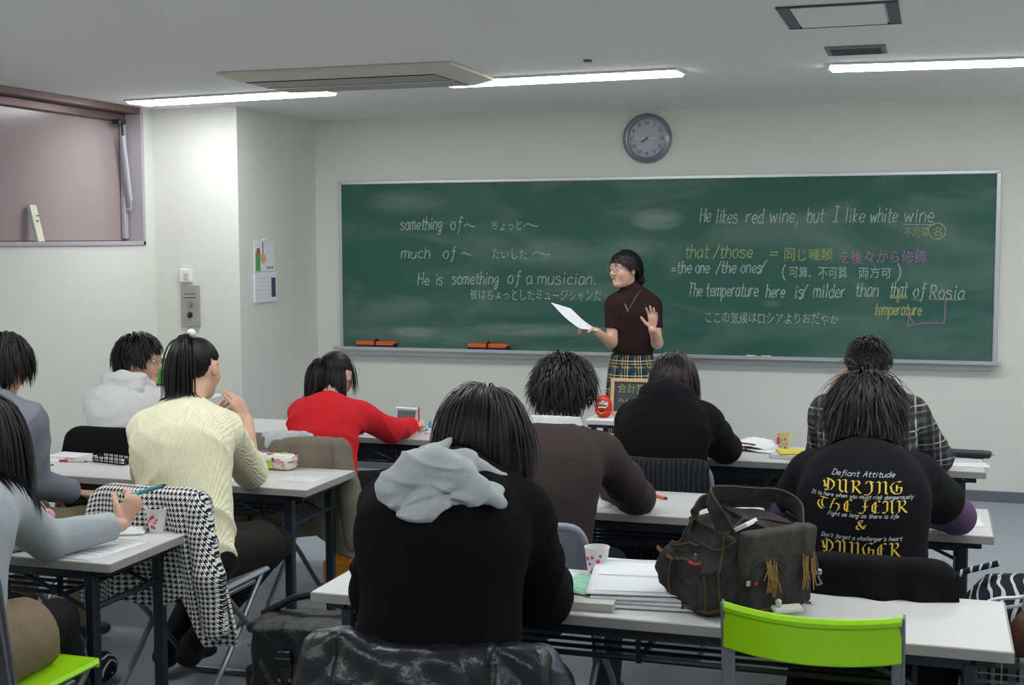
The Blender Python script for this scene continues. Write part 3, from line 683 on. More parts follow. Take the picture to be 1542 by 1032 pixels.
# ---------------------------------------------------------------- people
m_skin = mat('skin', (222, 176, 152), .55, .35, noise=.04, nscale=30); m_lip = mat('lips', (190, 122, 108), .5); m_eye = mat('eye_white', (225, 222, 218), .3); m_iris = mat('dark_iris', (30, 22, 20), .25)
SK = [m_skin, m_lip, m_eye, m_iris]
def hairmat(nm, c, rough=.48):
    m = mat(nm, c, rough, .32); h = NT(m); h.b.inputs['Anisotropic'].default_value = .4; return m
m_hair = hairmat('black_hair', (24, 21, 22)); m_hair2 = hairmat('dark_brown_hair', (44, 33, 31), .34)
def headrot(yaw, pitch, roll): return np.array(Matrix.Rotation(R(yaw), 3, 'Z') @ Matrix.Rotation(R(pitch), 3, 'X') @ Matrix.Rotation(R(roll), 3, 'Y'))
def head_sdf(Hc, Rm, s=1., mouth=0.):
    Hc = np.array(Hc, F); Rf = (np.array(Rm)/1.).astype(F)
    L = [ell((0, -.012, .03), (.073, .092, .086)), ell((0, .018, -.03), (.061, .070, .080)), ell((0, .062, -.088), (.026, .024, .020))]
    ck = [ell((x, .058, -.022), (.026, .026, .028)) for x in (-.033, .033)]
    br = bone((-.038, .076, .030), (.038, .076, .030), .012)
    ns = bone((0, .088, .014), (0, .103, -.018), .006, .0105); nw = [ell((x, .094, -.022), (.0075, .010, .007)) for x in (-.011, .011)]
    so = [ell((x, .096, .012), (.018, .014, .011)) for x in (-.031, .031)]
    lp = [bone((-.018, .083, -.05), (.018, .083, -.05), .0065), bone((-.015, .083, -.062), (.015, .083, -.062), .007)]
    mo = ell((0, .09, -.057), (.014, .014, .0015+.008*mouth))
    er = []
    for x in (-1, 1):
        e = ell((x*.078, -.006, .0), (.009, .019, .031), rotm(rx=-.2, rz=x*-.35)); er.append(sub(e, ell((x*.086, .0, .004), (.006, .010, .017)), .004))
    def f(P):
        q = ((P-Hc)@Rf)/F(s)
        d = smin(smin(L[0](q), L[1](q), .03), L[2](q), .03)
        for c in ck: d = smin(d, c(q), .025)
        d = smin(d, br(q), .02)
        for c in so: d = smax(d, -c(q), .012)
        d = smin(d, ns(q), .012)
        for c in nw: d = smin(d, c(q), .006)
        for c in lp: d = smin(d, c(q), .006)
        d = smax(d, -mo(q), .004)
        for c in er: d = smin(d, c(q), .006)
        return d*F(s)
    return f
def hand_sdf(w_, d, n, t, sz=1., curl=(.35, .4, .45, .5), spread=.1, thumb=(.7, .5)):
    w_ = A(*w_); d = nrm(d); n = nrm(np.array(n)-d*np.dot(n, d)); t = nrm(np.array(t)-d*np.dot(t, d)-n*np.dot(t, n))
    palm = bone(w_+d*.012*sz, w_+d*.078*sz, .026*sz, .037*sz, t, .42); fs = []
    Ls = (.066, .074, .069, .054)
    for i in range(4):
        off = (.029-.0192*i)*sz; b = w_+d*(.082+(.003, .008, .004, -.004)[i])*sz+t*off; a = 0; c = curl[i]; dd = nrm(d+t*spread*(1.5-i)/1.5)
        r = .0086*sz if i < 3 else .0076*sz
        for j, fr in enumerate((.46, .30, .24)):
            a += c*(.9, 1.15, .8)[j]; v = dd*math.cos(a)+n*math.sin(a); e = b+v*Ls[i]*sz*fr*1.05
            fs.append(bone(b, e, r, r*.92)); b = e; r *= .92
    b = w_+d*.024*sz+t*.024*sz; v = nrm(d*.62+t*thumb[0]+n*.35); e = b+v*.036*sz; tb = [bone(b, e, .014*sz, .0105*sz)]; v2 = nrm(v+d*.5+n*thumb[1]); e2 = e+v2*.027*sz; tb.append(bone(e, e2, .0102*sz, .0092*sz)); e3 = e2+nrm(v2+d*.2+n*thumb[1]*.5)*.022*sz; tb.append(bone(e2, e3, .0092*sz, .0075*sz))
    def f(P):
        q = palm(P)
        for k in range(4):
            g = smin(smin(fs[3*k](P), fs[3*k+1](P), .003), fs[3*k+2](P), .003); q = smin(q, g, .005)
        th = smin(smin(tb[0](P), tb[1](P), .004), tb[2](P), .004)
        return smin(q, th, .008)
    return f, w_+d*.09*sz
def cat(parts):
    V = []; Q = []; I = []; o = 0
    for v, q, i in parts:
        V.append(v); Q.append(np.array(q)+o); I.append(np.full(len(q), i) if np.isscalar(i) else i); o += len(v)
    return np.concatenate(V), np.concatenate(Q), np.concatenate(I)
def ball(c, r, seg=10):
    V = []; Q = []
    for i in range(seg+1):
        for j in range(seg*2):
            a = PI*i/seg; b = PI*j/seg; V.append((c[0]+r*math.sin(a)*math.cos(b), c[1]+r*math.sin(a)*math.sin(b), c[2]+r*math.cos(a)))
    n = seg*2
    for i in range(seg):
        for j in range(n): Q.append((i*n+j, (i+1)*n+j, (i+1)*n+(j+1) % n, i*n+(j+1) % n))
    return np.array(V), np.array(Q)
def strands_mesh(paths, wid, thick, nout):
    """paths (n,S,3); wid (n,S) half width; nout (n,S,3) outward; four-sided flat tufts"""
    n, S, _ = paths.shape; T = np.gradient(paths, axis=1); T /= np.linalg.norm(T, axis=2, keepdims=True)+1e-9
    B = np.cross(T, nout); B /= np.linalg.norm(B, axis=2, keepdims=True)+1e-9; N = np.cross(B, T)
    w_ = wid[..., None]; V = np.stack([paths+B*w_, paths+N*w_*thick, paths-B*w_], 2).reshape(-1, 3)
    i = np.arange(n)[:, None, None]; s = np.arange(S-1)[None, :, None]; k = np.arange(2)[None, None, :]
    a = (i*S+s)*3+k; Q = np.stack([a, a+1, a+4, a+3], -1).reshape(-1, 4)
    return V, Q
def hairline(q, fr=.075, si=.03, ba=-.07):
    y, z = q[:, 1], q[:, 2]
    zl = np.where(y > .04, fr*np.clip((y-.01)/.06, 0, 1)+si*(1-np.clip((y-.01)/.06, 0, 1)), np.where(y > -.03, si, si+(ba-si)*np.clip((-.03-y)/.03, 0, 1)))
    return z > zl
def hair(parent, Hc, Rm, s=1., n=700, L=(.09, .09, .07), vol=.02, mess=.15, grav=.35, seed=0, m=None, collide=None, tie=None, tail=None, fr=.075, si=.03, ba=-.07, w0=.0065, fine=.62, only=None, curl_in=0., crown=(0, -.045, .125), name='hair', S=9):
    """tufts rooted on the scalp; L = length at (front, side, back); tie = local point the hair is drawn to; tail = (length, n, dir)"""
    n = int(n*2.1); w0 *= fine
    rs = np.random.RandomState(seed); ce = A(0, -.012, .03); re = A(.077, .097, .091)
    D = rs.normal(size=(n*4, 3)); D /= np.linalg.norm(D, axis=1)[:, None]; p = ce+re*D; p = p[hairline(p, fr, si, ba)]; p = p if only is None else p[only(p)]; p = p[:n]; n = len(p)
    g = Rm.T@A(0, 0, -1)
    y = p[:, 1]; f_ = np.clip((y-.0)/.06, 0, 1); b_ = np.clip((-y-.02)/.05, 0, 1); Ln = L[0]*f_+L[2]*b_+L[1]*(1-f_-b_); Ln = Ln*rs.uniform(.7, 1.1, n)
    lift = rs.uniform(.002, vol, n)[:, None]; nn = (p-ce)/re; nn /= np.linalg.norm(nn, axis=1)[:, None]
    P = [p-nn*.003]
    if tie is not None:
        tie = A(*tie)
        for k in range(1, S):
            t = k/(S-1); q = p*(1-t)+tie*t; r_ = (q-ce)/(re+lift*.6); kk = np.linalg.norm(r_, axis=1)[:, None]; q = ce+(q-ce)/kk*(1.0 if t < .9 else 1.02); P.append(q)
        paths = np.stack(P, 1); wid = np.full((n, S), w0)*np.linspace(1, .7, S)
    else:
        T = p-A(*crown); T -= nn*(T*nn).sum(1)[:, None]; T /= np.linalg.norm(T, axis=1)[:, None]+1e-6
        d = T+nn*(.25+mess*rs.uniform(0, 1.2, n)[:, None])+rs.normal(size=(n, 3))*mess; q = P[0]; ds = (Ln/(S-1))[:, None]
        bend = rs.normal(size=(n, 3))*mess*.5
        for k in range(1, S):
            d /= np.linalg.norm(d, axis=1)[:, None]; q = q+d*ds
            r_ = (q-ce)/(re+lift); kk = np.linalg.norm(r_, axis=1)[:, None]; q = np.where(kk < 1, ce+(q-ce)/np.maximum(kk, 1e-3), q)
            if curl_in: q = q-np.concatenate([q[:, :2], q[:, :1]*0], 1)*curl_in*(k/S)**2
            d = d*.8+g*grav+bend*.25
            if collide is not None:
                W_ = (q*s@Rm.T+np.array(Hc)).astype(F); dd = collide(W_); e = F(.004)
                G = np.stack([collide(W_+np.array(v, F)*e)-dd for v in np.eye(3)], 1)/e; G /= np.linalg.norm(G, axis=1)[:, None]+1e-6
                push = np.maximum(.006-dd, 0)[:, None]*G; q = q+(push@Rm)/s
            P.append(q)
        paths = np.stack(P, 1); tt = np.linspace(0, 1, S); wid = (w0*rs.uniform(.6, 1.2, n))[:, None]*(np.minimum(1, .5+tt*2)*(1-tt**2.5)+.06)[None]
    no = paths-(ce-A(0, 0, .0)); no /= np.linalg.norm(no, axis=2, keepdims=True)
    V, Q = strands_mesh(paths, wid, .45, no); parts = [(V*s@Rm.T+np.array(Hc), Q, 0)]
    # scalp cap
    V, Q = ball((0, 0, 0), 1, 26); V = ce+V*(re+.0005); c_ = V[Q].mean(1); Q = Q[hairline(c_-A(0, 0, .009 if tie is None else .02), fr, si, ba)]
    parts.append((V*s@Rm.T+np.array(Hc), Q, 0))
    if tail is not None:
        TL, TN, tdir, spread = tail; TN = int(TN*2); S2 = 12; q = np.repeat(tie[None]*1.02, TN, 0)+rs.normal(size=(TN, 3))*.008; d = nrm(tdir)+rs.normal(size=(TN, 3))*spread; PP = [q]; ln = TL*rs.uniform(.75, 1.08, TN)
        for k in range(1, S2):
            d /= np.linalg.norm(d, axis=1)[:, None]; q = q+d*(ln/(S2-1))[:, None]; r_ = (q-ce)/(re+.012); kk = np.linalg.norm(r_, axis=1)[:, None]; q = np.where(kk < 1, ce+(q-ce)/np.maximum(kk, 1e-3), q); d = d*.75+g*.4
            if collide is not None:
                W_ = (q*s@Rm.T+np.array(Hc)).astype(F); dd = collide(W_); e = F(.004); G = np.stack([collide(W_+np.array(v, F)*e)-dd for v in np.eye(3)], 1)/e; G /= np.linalg.norm(G, axis=1)[:, None]+1e-6
                q = q+((np.maximum(.008-dd, 0)[:, None]*G)@Rm)/s
            PP.append(q)
        paths = np.stack(PP, 1); tt = np.linspace(0, 1, S2); wid = np.full((TN, 1), .0045)*(1-tt**3*.9)[None]; no = rs.normal(size=paths.shape)*.2+A(0, -1, 0)
        V, Q = strands_mesh(paths, wid, .5, no); parts.append((V*s@Rm.T+np.array(Hc), Q, 0))
        V, Q = ball(tuple(tie*1.02), .017, 8); parts.append((V*s@Rm.T+np.array(Hc), Q, 0))
    V, Q, I = cat(parts); return mesh_obj(name, V, Q, m or m_hair, parent, True)
def cloth_piece(name, f, v, m, parent, pad=.1, pts=None):
    pts = np.array(pts); return sdf_obj(name, f, pts.min(0)-pad, pts.max(0)+pad, v, m, parent)
def limb_cut(f, a, b, t):
    a = A(*a); b = A(*b); return cut(f, plane(a+(b-a)*t, b-a))
def person(label, J, cat_='person', s=1., top=None, topm=None, sleeve=2., thick=.016, wr=(.006, 13), legm=None, shoem=None, hairkw=None, mouth=0., v=.0075, turtle=False, yaw=0., extra=None, torso=(1, 1), shirt_z=None, skirt=None, hm=None, hv=.0036, hipw=.085, hipr=1., legr=1., armr=1., tk=.62, nr=1., neckcut=None):
    """J: joints in world coordinates (pel neck head shL shR elL elR wrL wrR knL knR anL anR) and hyaw/hpitch/hroll"""
    J = {k: (A(*q) if isinstance(q, tuple) else q) for k, q in J.items()}
    root = thing('person', label, cat_, (J['pel'][0], J['pel'][1], 0))
    side = nrm(J['shR']-J['shL']); ps = A(math.cos(R(yaw)), math.sin(R(yaw)), 0); fwd = A(-math.sin(R(yaw)), math.cos(R(yaw)), 0)
    hL, hR = J['pel']-ps*hipw, J['pel']+ps*hipw
    for k, h_, sg in (('L', hL, -1), ('R', hR, 1)):
        J.setdefault('kn'+k, h_+fwd*.42+ps*sg*.05+A(0, 0, -.04)); J.setdefault('an'+k, J['kn'+k]-fwd*.02+A(0, 0, -.42))
    pel, nk = J['pel'], J['neck']; bow = A(0, 0, 0)-fwd*J.get('hump', .03)
    wst = pel+(nk-pel)*.38+bow*.6; ch = pel+(nk-pel)*.76+bow; Rm = headrot(J['hyaw'], J['hpitch'], J['hroll'])
    hb = J['head']+Rm@A(0, -.03, -.07)*s
    tw, td = torso
    def trunk(o=0., k=.06):
        return union([bone(pel, wst, .145*tw*hipr+o, .125*tw+o, ps, .74*td), bone(wst, ch, .125*tw+o, .15*tw+o, side, .70*td), bone(J['shL']*.94+J['shR']*.06, J['shR']*.94+J['shL']*.06, .052+o, .052+o, (0, 0, 1), 1), bone(ch, nk-A(0, 0, .03), .12*tw+o, .06+o, side, .75)], k)
    def trap(o=0.): return union([bone(nk-A(0, 0, .01), J[k_]*.75+nk*.25, .05+o, .045+o) for k_ in ('shL', 'shR')], .03)
    def arm(k_, o1=0., o2=0.): return union([bone(J['sh'+k_], J['el'+k_], .050*armr+o1, .040*armr+o2), bone(J['el'+k_], J['wr'+k_], .041*armr+o2, .026*armr+o2)], .02)
    neck = bone(nk-A(0, 0, .03), hb, .055*s*nr, .050*s*nr)
    legs = union([q for k_ in 'LR' for q in (bone(J['pel']+(hL if k_ == 'L' else hR)*0+((hL if k_ == 'L' else hR)-J['pel']), J['kn'+k_], .082*s*legr, .056*s), bone(J['kn'+k_], J['an'+k_], .055*s, .036*s))], .03)
    hf, parts = head_sdf(J['head'], Rm, s, mouth), []
    head = union([hf, neck], .02); lo = J['head']-.16*s; hi = J['head']+.16*s; lo[2] = min(lo[2], nk[2]-.02)
    lo = np.minimum(lo, nk-.07); hi = np.maximum(hi, nk+A(.07, .07, 0)); parts.append((*sdf_mesh(head, lo, hi, hv*1.15), 0))
    c_ = parts[0][0][parts[0][1]].mean(1); q = (c_-J['head'])@Rm/s
    lips = ((np.abs(q[:, 0]) < .018) & (q[:, 1] > .0865) & (np.abs(q[:, 2]+.056) < .0105)).astype(int); parts[0] = (parts[0][0], parts[0][1], lips)
    for x in (-.031, .031):
        for (yy, r_, mi_) in ((.0765, .0125, 2), (.0845, .0058, 3)):
            V, Q = ball((x, yy, .011), r_, 7); parts.append((V*s@Rm.T+J['head'], Q, mi_))
    body = union([trunk(-.012), trap(-.01), legs, neck]+[arm('L'), arm('R')], .03)
    pts = np.array([J[k_] for k_ in ('pel', 'neck', 'shL', 'shR', 'elL', 'elR', 'wrL', 'wrR', 'knL', 'knR', 'anL', 'anR')])
    body2 = body
    parts.append((*sdf_mesh(body2, pts.min(0)-.17, pts.max(0)+.17, .0115 if sleeve > 1.5 and not skirt else .008), 0))
    for k_ in 'LR':
        hd = J.get('hand'+k_)
        if hd is None: hd = dict()
        d = hd.get('d', J['wr'+k_]-J['el'+k_]); n = hd.get('n', (0, 0, -1)); t = hd.get('t', np.cross(nrm(d), A(0, 0, 1))*(1 if k_ == 'L' else -1)); sz = hd.get('sz', .95)*s
        f, c = hand_sdf(J['wr'+k_], d, n, t, sz, hd.get('curl', (.35, .4, .45, .5)), hd.get('spread', .12), hd.get('thumb', (.7, .5)))
        f = union([f, bone(J['wr'+k_]+(J['el'+k_]-J['wr'+k_])*.12, J['wr'+k_], .029*s, .0245*s, nrm(t), .85)], .012)
        parts.append((*sdf_mesh(f, c-.135*s, c+.135*s, hv*.9), 0))
    V, Q, I = cat(parts); mesh_obj('body', V, Q, SK, root, True, I)
    # clothes
    o = thick; sl = []
    for k_ in 'LR':
        if sleeve <= 1:
            a = limb_cut(union([bone(J['sh'+k_], J['sh'+k_]+(J['el'+k_]-J['sh'+k_])*1.1, .052*armr+o, .047*armr+o)], 0), J['sh'+k_], J['el'+k_], sleeve)
        else:
            up_ = bone(J['sh'+k_], J['el'+k_], .052+o, .045+o*.9); fo = limb_cut(bone(J['el'+k_], J['wr'+k_], .046+o*.9, .030+o), J['el'+k_], J['wr'+k_], sleeve-1); a = smooth2(up_, fo, .02)
        sl.append(a)
    tr = trunk(o, .07); hem = pel+A(0, 0, -.02) if shirt_z is None else A(pel[0], pel[1], shirt_z)
    tr = cut(tr, plane(hem, (0, 0, -1)), k=.01)
    fs = [tr, trap(o*.8)]+sl
    if turtle: fs.append(cut(bone(nk-A(0, 0, .03), hb, (.064*nr)*s, (.060*nr)*s), plane(nk+(hb-nk)*tk, hb-nk)))
    g = union(fs, .035)
    if extra: g = union([g]+[e(J) for e in extra], .02)
    col_f = g
    g = wrinkle(g, wr[0], wr[1], seed=int(abs(J['pel'][0]*100)), stretch=(1, 1, 1.6)) if wr[0] else g
    g = sub(g, grow(neck, .004), .004) if not turtle else g
    if neckcut: g = sub(g, ell(nk+A(0, -.01, .015), neckcut), .006)
    p2 = np.array([J[k_] for k_ in ('pel', 'neck', 'shL', 'shR', 'elL', 'elR', 'wrL', 'wrR')])
    to = sdf_obj(top or 'sweater', g, p2.min(0)-.2, p2.max(0)+.2, v, topm, root)
    if legm is not None:
        lg = union([q for k_ in 'LR' for q in (bone((hL if k_ == 'L' else hR), J['kn'+k_], .095*s, .068*s), bone(J['kn'+k_], J['an'+k_], .066*s, .048*s))]+[bone(pel-A(0, 0, .02), wst-(wst-pel)*.55, .155*tw, .14*tw, ps, .76)], .03)
        lg = cut(lg, *[plane(A(0, 0, J['anL'][2]+.0), (0, 0, -1))])
        p3 = np.array([pel]+[J[k_] for k_ in ('knL', 'knR', 'anL', 'anR')])
        sdf_obj('trousers', wrinkle(lg, .005, 13, 5), p3.min(0)-.18, p3.max(0)+.18, .010, legm, root)
    for k_ in 'LR':
        an = J['an'+k_]; tf = nrm((fwd if 'toe'+k_ not in J else J['toe'+k_])*A(1, 1, 1)); tf = nrm(tf)
        sh = union([bone(an+A(0, 0, -.02)-tf*.03, an+tf*.14+A(0, 0, -.045), .038*s, .034*s, np.cross(tf, A(0, 0, 1)), .8), bone(an+A(0, 0, .01), an-A(0, 0, .03), .042*s)], .03)
        sh = cut(sh, plane(an+A(0, 0, -.075), (0, 0, -1)))
        sdf_obj('shoe', sh, an-.2, an+.2, .009, shoem or m_blk, root)
    if hairkw is not None:
        kw = dict(hairkw); cl = kw.pop('collide', False)
        hair(root, J['head'], Rm, s, collide=(col_f if cl else None), m=hm or m_hair, **kw)
    return root, J, Rm, g, to
def smooth2(a, b, k): return lambda P: smin(a(P), b(P), k)
def glasses(parent, Hc, Rm, s, m):
    mb = MB(); W_ = lambda p: (np.array(p)*s)@Rm.T+Hc
    for x in (-.033, .033): mb.tube([W_((x+.024*math.cos(a*PI/8), .101-abs(x+.024*math.cos(a*PI/8))*.12, .008+.016*math.sin(a*PI/8))) for a in range(16)], .0016, 6, closed=True)
    mb.tube([W_((-.01, .102, .01)), W_((0, .105, .013)), W_((.01, .102, .01))], .0016, 6)
    for x in (-1, 1): mb.tube([W_((x*.057, .094, .012)), W_((x*.073, .07, .012)), W_((x*.08, .0, .01)), W_((x*.08, -.02, -.008))], .0018, 6)
    mb.build('glasses', m, parent, True)
def nip(name, f, pts, m, parent, v=.006, pad=.08):
    pts = np.array(pts); return sdf_obj(name, f, pts.min(0)-pad, pts.max(0)+pad, v, m, parent)
def knit(nm, c, sc_=260, st=.9, rough=.85):
    m = mat(nm, c, rough, .15, bump=st, bscale=sc_, noise=.06, nscale=60); return m
m_blackwool = mat('black_wool', (19, 19, 22), .95, .1, bump=.8, bscale=300); m_jeans = mat('dark_jeans', (40, 46, 60), .85, .2, noise=.2, nscale=80, bump=.4); m_blackcloth = mat('black_cloth', (20, 20, 23), .9, .15, bump=.5)
m_greyhood = mat('heather_grey_jersey', (188, 192, 194), .9, .15, noise=.07, nscale=300, bump=.5, bscale=300)
m_brown = knit('brown_knit', (68, 58, 57)); m_red = knit('red_knit', (222, 42, 50), 240, .5); m_cream = knit('cream_ribbed_knit', (246, 240, 206), 120, .6)
m_whitecot = mat('white_cotton', (228, 228, 226), .85, .2, bump=.4); m_lgrey = mat('light_grey_knit', (172, 180, 184), .85, .2, noise=.05, nscale=200, bump=.5); m_greyshirt = mat('grey_shirt', (128, 134, 146), .85, .2, bump=.4)
m_khakip = mat('khaki_trousers', (128, 118, 92), .85, .2, bump=.4); m_purple = mat('purple_jersey', (98, 74, 104), .85, .2, noise=.08, nscale=200, bump=.4)
m_tights = mat('black_tights', (15, 15, 17), .7, .3); m_brownknit = knit('dark_brown_top', (52, 34, 34), 300, .6)
# cream knit: fine vertical ribs
h = NT(m_cream); tc = h.n('ShaderNodeTexCoord'); mp = h.n('ShaderNodeMapping'); h.l(tc.outputs['Object'], mp.inputs[0]); wv = h.n('ShaderNodeTexWave'); wv.inputs['Scale'].default_value = 42; wv.inputs['Distortion'].default_value = 1.5; wv.inputs['Detail'].default_value = 2; wv.inputs['Detail Scale'].default_value = 3; h.l(mp.outputs[0], wv.inputs['Vector'])
bp = h.n('ShaderNodeBump'); bp.inputs['Strength'].default_value = .8; bp.inputs['Distance'].default_value = .0022; h.l(wv.outputs['Fac'], bp.inputs['Height']); h.l(bp.outputs['Normal'], h.b.inputs['Normal'])
m_plaid = plaid('grey_plaid_flannel', (44, 46, 52), [((96, 98, 104), .0, .028, .6), ((200, 196, 190), .30, .006, .8), ((150, 140, 130), .62, .010, .6), ((20, 20, 26), .8, .02, .6)], .085, tilt=.06)
m_skirt = plaid('navy_tan_plaid_wool', (24, 30, 40), [((205, 175, 110), .05, .013, .75), ((30, 66, 74), .30, .03, .8), ((210, 205, 190), .55, .005, .8), ((205, 175, 110), .75, .006, .6)], .088, uv=True, axes=('X', 'Y'))
def hoodie_hood(parent, J, m, r=.05, drop=.07, w_=.12, back=.10, seed=1, wr=.008, tilt=0., nm='hood', v=.006):
    """a lowered hood: a ring round the neck, deep and sagging at the back"""
    nk = J['neck']; up_ = nrm(J['head']-nk); s_ = nrm(J['shR']-J['shL']); b = nrm(np.cross(up_, s_)); b = b if b[1] < 0 else -b
    P = [nk+s_*-w_*.75-b*.09+A(0, 0, -.02), nk-s_*w_*.85+b*.0+A(0, 0, .015), nk-s_*w_*.6+b*back*.6+A(0, 0, .005-tilt), nk+b*back+A(0, 0, -.01), nk+s_*w_*.6+b*back*.6+A(0, 0, .005+tilt), nk+s_*w_*.85+A(0, 0, .015), nk+s_*w_*.75-b*.09+A(0, 0, -.02)]
    fs = [bone(a, c, r, r, (0, 0, 1), .8) for a, c in zip(P[:-1], P[1:])]
    fs.append(ell(nk+b*(back*.85)+A(0, 0, -drop), (w_*.95, .05, drop*1.05+.02)))
    f = union(fs, .03); f = sub(f, bone(nk-A(0, 0, .01), J['head']-b*.03, .056, .06), .01)
    return nip(nm, wrinkle(f, wr, 26, seed), P+[nk+b*back-A(0, 0, drop*2)], m, parent, v, .09)
SHORT = dict(n=800, L=(.09, .075, .07), vol=.022, mess=.12, grav=.3)
# --- man in the black coat, right foreground
J = dict(pel=(3.01, -5.98, .56), neck=(2.985, -5.80, 1.085), head=(2.99, -5.62, 1.165), hyaw=8, hpitch=-38, hroll=6, shL=(2.835, -5.80, 1.0), shR=(3.135, -5.75, .995), elL=(2.725, -5.66, .765), elR=(3.145, -5.60, .76), wrL=(2.86, -5.42, .735), wrR=(3.10, -5.36, .735), hump=.05)
r_, J_, Rm_, g_, o_ = person('person in black wool coat with grey hood bending over the nearest table', J, top='coat', topm=m_blackwool, thick=.034, wr=(.015, 10), legm=m_jeans, torso=(1.13, 1.1), hairkw=dict(n=1000, L=(.24, .20, .19), vol=.014, mess=.05, grav=.22, seed=4, collide=True, w0=.006, S=12, ba=-.085), v=.007)
# grey hood: folded, larger to the left
def surf(g, x, z, y0=-6.4, y1=-4.0):
    P = np.stack([np.full(400, x), np.linspace(y0, y1, 400), np.full(400, z)], 1).astype(F); d = g(P); k = np.argmax(d < 0); return float(P[k, 1]) if (d < 0).any() else (y0+y1)/2
hp = [(2.915, 1.105, .034), (2.955, 1.14, .040), (3.01, 1.155, .040), (3.06, 1.14, .034), (3.11, 1.105, .026), (3.155, 1.07, .014)]
q = [A(x, surf(g_, x, z-.055)+.004, z) for x, z, r in hp]
f = [bone(a_, b_, r1, r2) for a_, b_, (_, _, r1), (_, _, r2) in zip(q[:-1], q[1:], hp[:-1], hp[1:])]
f += [bone(q[0], A(2.925, -5.78, 1.14), .034, .03), bone(A(2.925, -5.78, 1.14), A(2.965, -5.74, 1.16), .03, .024), bone(q[1]+A(0, .04, .02), q[3]+A(0, .05, .02), .03, .026), bone(q[3]+A(0, .05, .02), A(3.12, -5.74, 1.07), .026, .014)]
def blob(x, z, rx, rz): return ell((x, surf(g_, x, z), z), (rx, .10, rz))
reg = union([blob(3.01, 1.105, .085, .042), blob(3.085, 1.095, .08, .026), blob(2.955, 1.085, .052, .048), blob(2.985, 1.065, .045, .034)], .02)
def fill(P):
    x = P[:, 0]; z = P[:, 2]
    cr = .014*np.exp(-((z-1.112+.55*(x-3.01))/.007)**2)+.012*np.exp(-((z-1.078-.35*(x-2.99))/.007)**2)+.010*np.exp(-((x-2.96-.8*(z-1.09))/.007)**2)
    return smax(g_(P)-F(.034)+cr.astype(F), reg(P), .03)
f = smooth2(union(f, .02), fill, .016)
f = sub(f, bone(A(2.99, -5.78, 1.10), A(3.0, -5.68, 1.17), .052, .058), .01)
nip('hood', wrinkle(f, .010, 32, 8, (1, 1, 1.6)), [(2.82, -6.05, .97), (3.15, -5.68, 1.19)], m_greyhood, r_, .0042, .05)
# --- brown sweater
J = dict(pel=(2.87, -4.74, .56), neck=(2.888, -4.575, 1.005), head=(2.886, -4.475, 1.128), hyaw=2, hpitch=-28, hroll=-3, shL=(2.73, -4.54, .945), shR=(3.035, -4.52, .945), elL=(2.66, -4.27, .76), elR=(3.085, -4.23, .755), wrL=(2.79, -4.04, .735), wrR=(2.95, -4.02, .735), hump=.045)
r_, J_, Rm_, g_, o_ = person('person in brown sweater with fluffy black hair and white shirt collar', J, topm=m_brown, thick=.022, wr=(.010, 12), legm=m_jeans, hairkw=dict(n=1100, L=(.085, .072, .062), vol=.034, mess=.26, grav=.2, seed=2, w0=.0052, ba=-.075), torso=(1.04, 1))
nk = J_['neck']; f = sub(cut(bone(nk-A(0, .01, .02), nk+A(0, .0, .085), .104, .078), plane(nk+A(0, 0, .074), (0, .15, 1))), bone(nk-A(0, 0, .05), nk+A(0, .03, .09), .070, .060), .002)
nip('shirt_collar', wrinkle(f, .003, 30, 3), [nk], m_whitecot, r_, .004, .11)
# --- girl in the black hooded sweater
J = dict(pel=(3.03, -3.52, .55), neck=(3.03, -3.385, .965), head=(3.028, -3.255, 1.06), hyaw=4, hpitch=-38, hroll=0, shL=(2.885, -3.37, .905), shR=(3.175, -3.36, .905), elL=(2.795, -3.10, .755), elR=(3.215, -3.03, .75), wrL=(2.9, -2.9, .73), wrR=(3.1, -2.86, .73), hump=.045)
r_, J_, Rm_, g_, o_ = person('person with straight dark hair in black hooded sweater, front right row', J, s=.95, topm=m_blackcloth, thick=.026, wr=(.007, 13), legm=m_blackcloth, hairkw=dict(n=1000, L=(.2, .22, .20), vol=.012, mess=.02, grav=.35, seed=9, w0=.0055, collide=True, S=12), hm=m_hair2, torso=(1.05, 1))
hoodie_hood(r_, J_, mat('washed_black_cloth', (27, 28, 32), .9, .2, bump=.5), .034, .06, .12, .125, 4, v=.006, wr=.010)
# --- plaid shirt
J = dict(pel=(3.83, -3.52, .56), neck=(3.823, -3.38, 1.015), head=(3.818, -3.27, 1.135), hyaw=0, hpitch=-22, hroll=0, shL=(3.665, -3.35, .955), shR=(3.985, -3.35, .96), elL=(3.625, -3.05, .755), elR=(4.085, -3.06, .755), wrL=(3.672, -3.16, .98), wrR=(3.95, -2.88, .735), hump=.045,
         handL=dict(d=(.12, -.1, 1), n=(1, .1, 0), t=(0, -1, 0), curl=(.3, .3, .3, .35), sz=.95))
r_, J_, Rm_, g_, o_ = person('person in grey plaid shirt resting head on one hand, front right row', J, top='plaid_shirt', topm=m_plaid, thick=.024, wr=(.007, 12), legm=m_jeans, hairkw=dict(n=1300, L=(.035, .03, .028), vol=.014, mess=.2, grav=.1, seed=3, w0=.0045, S=6, ba=-.075), torso=(1.08, 1))
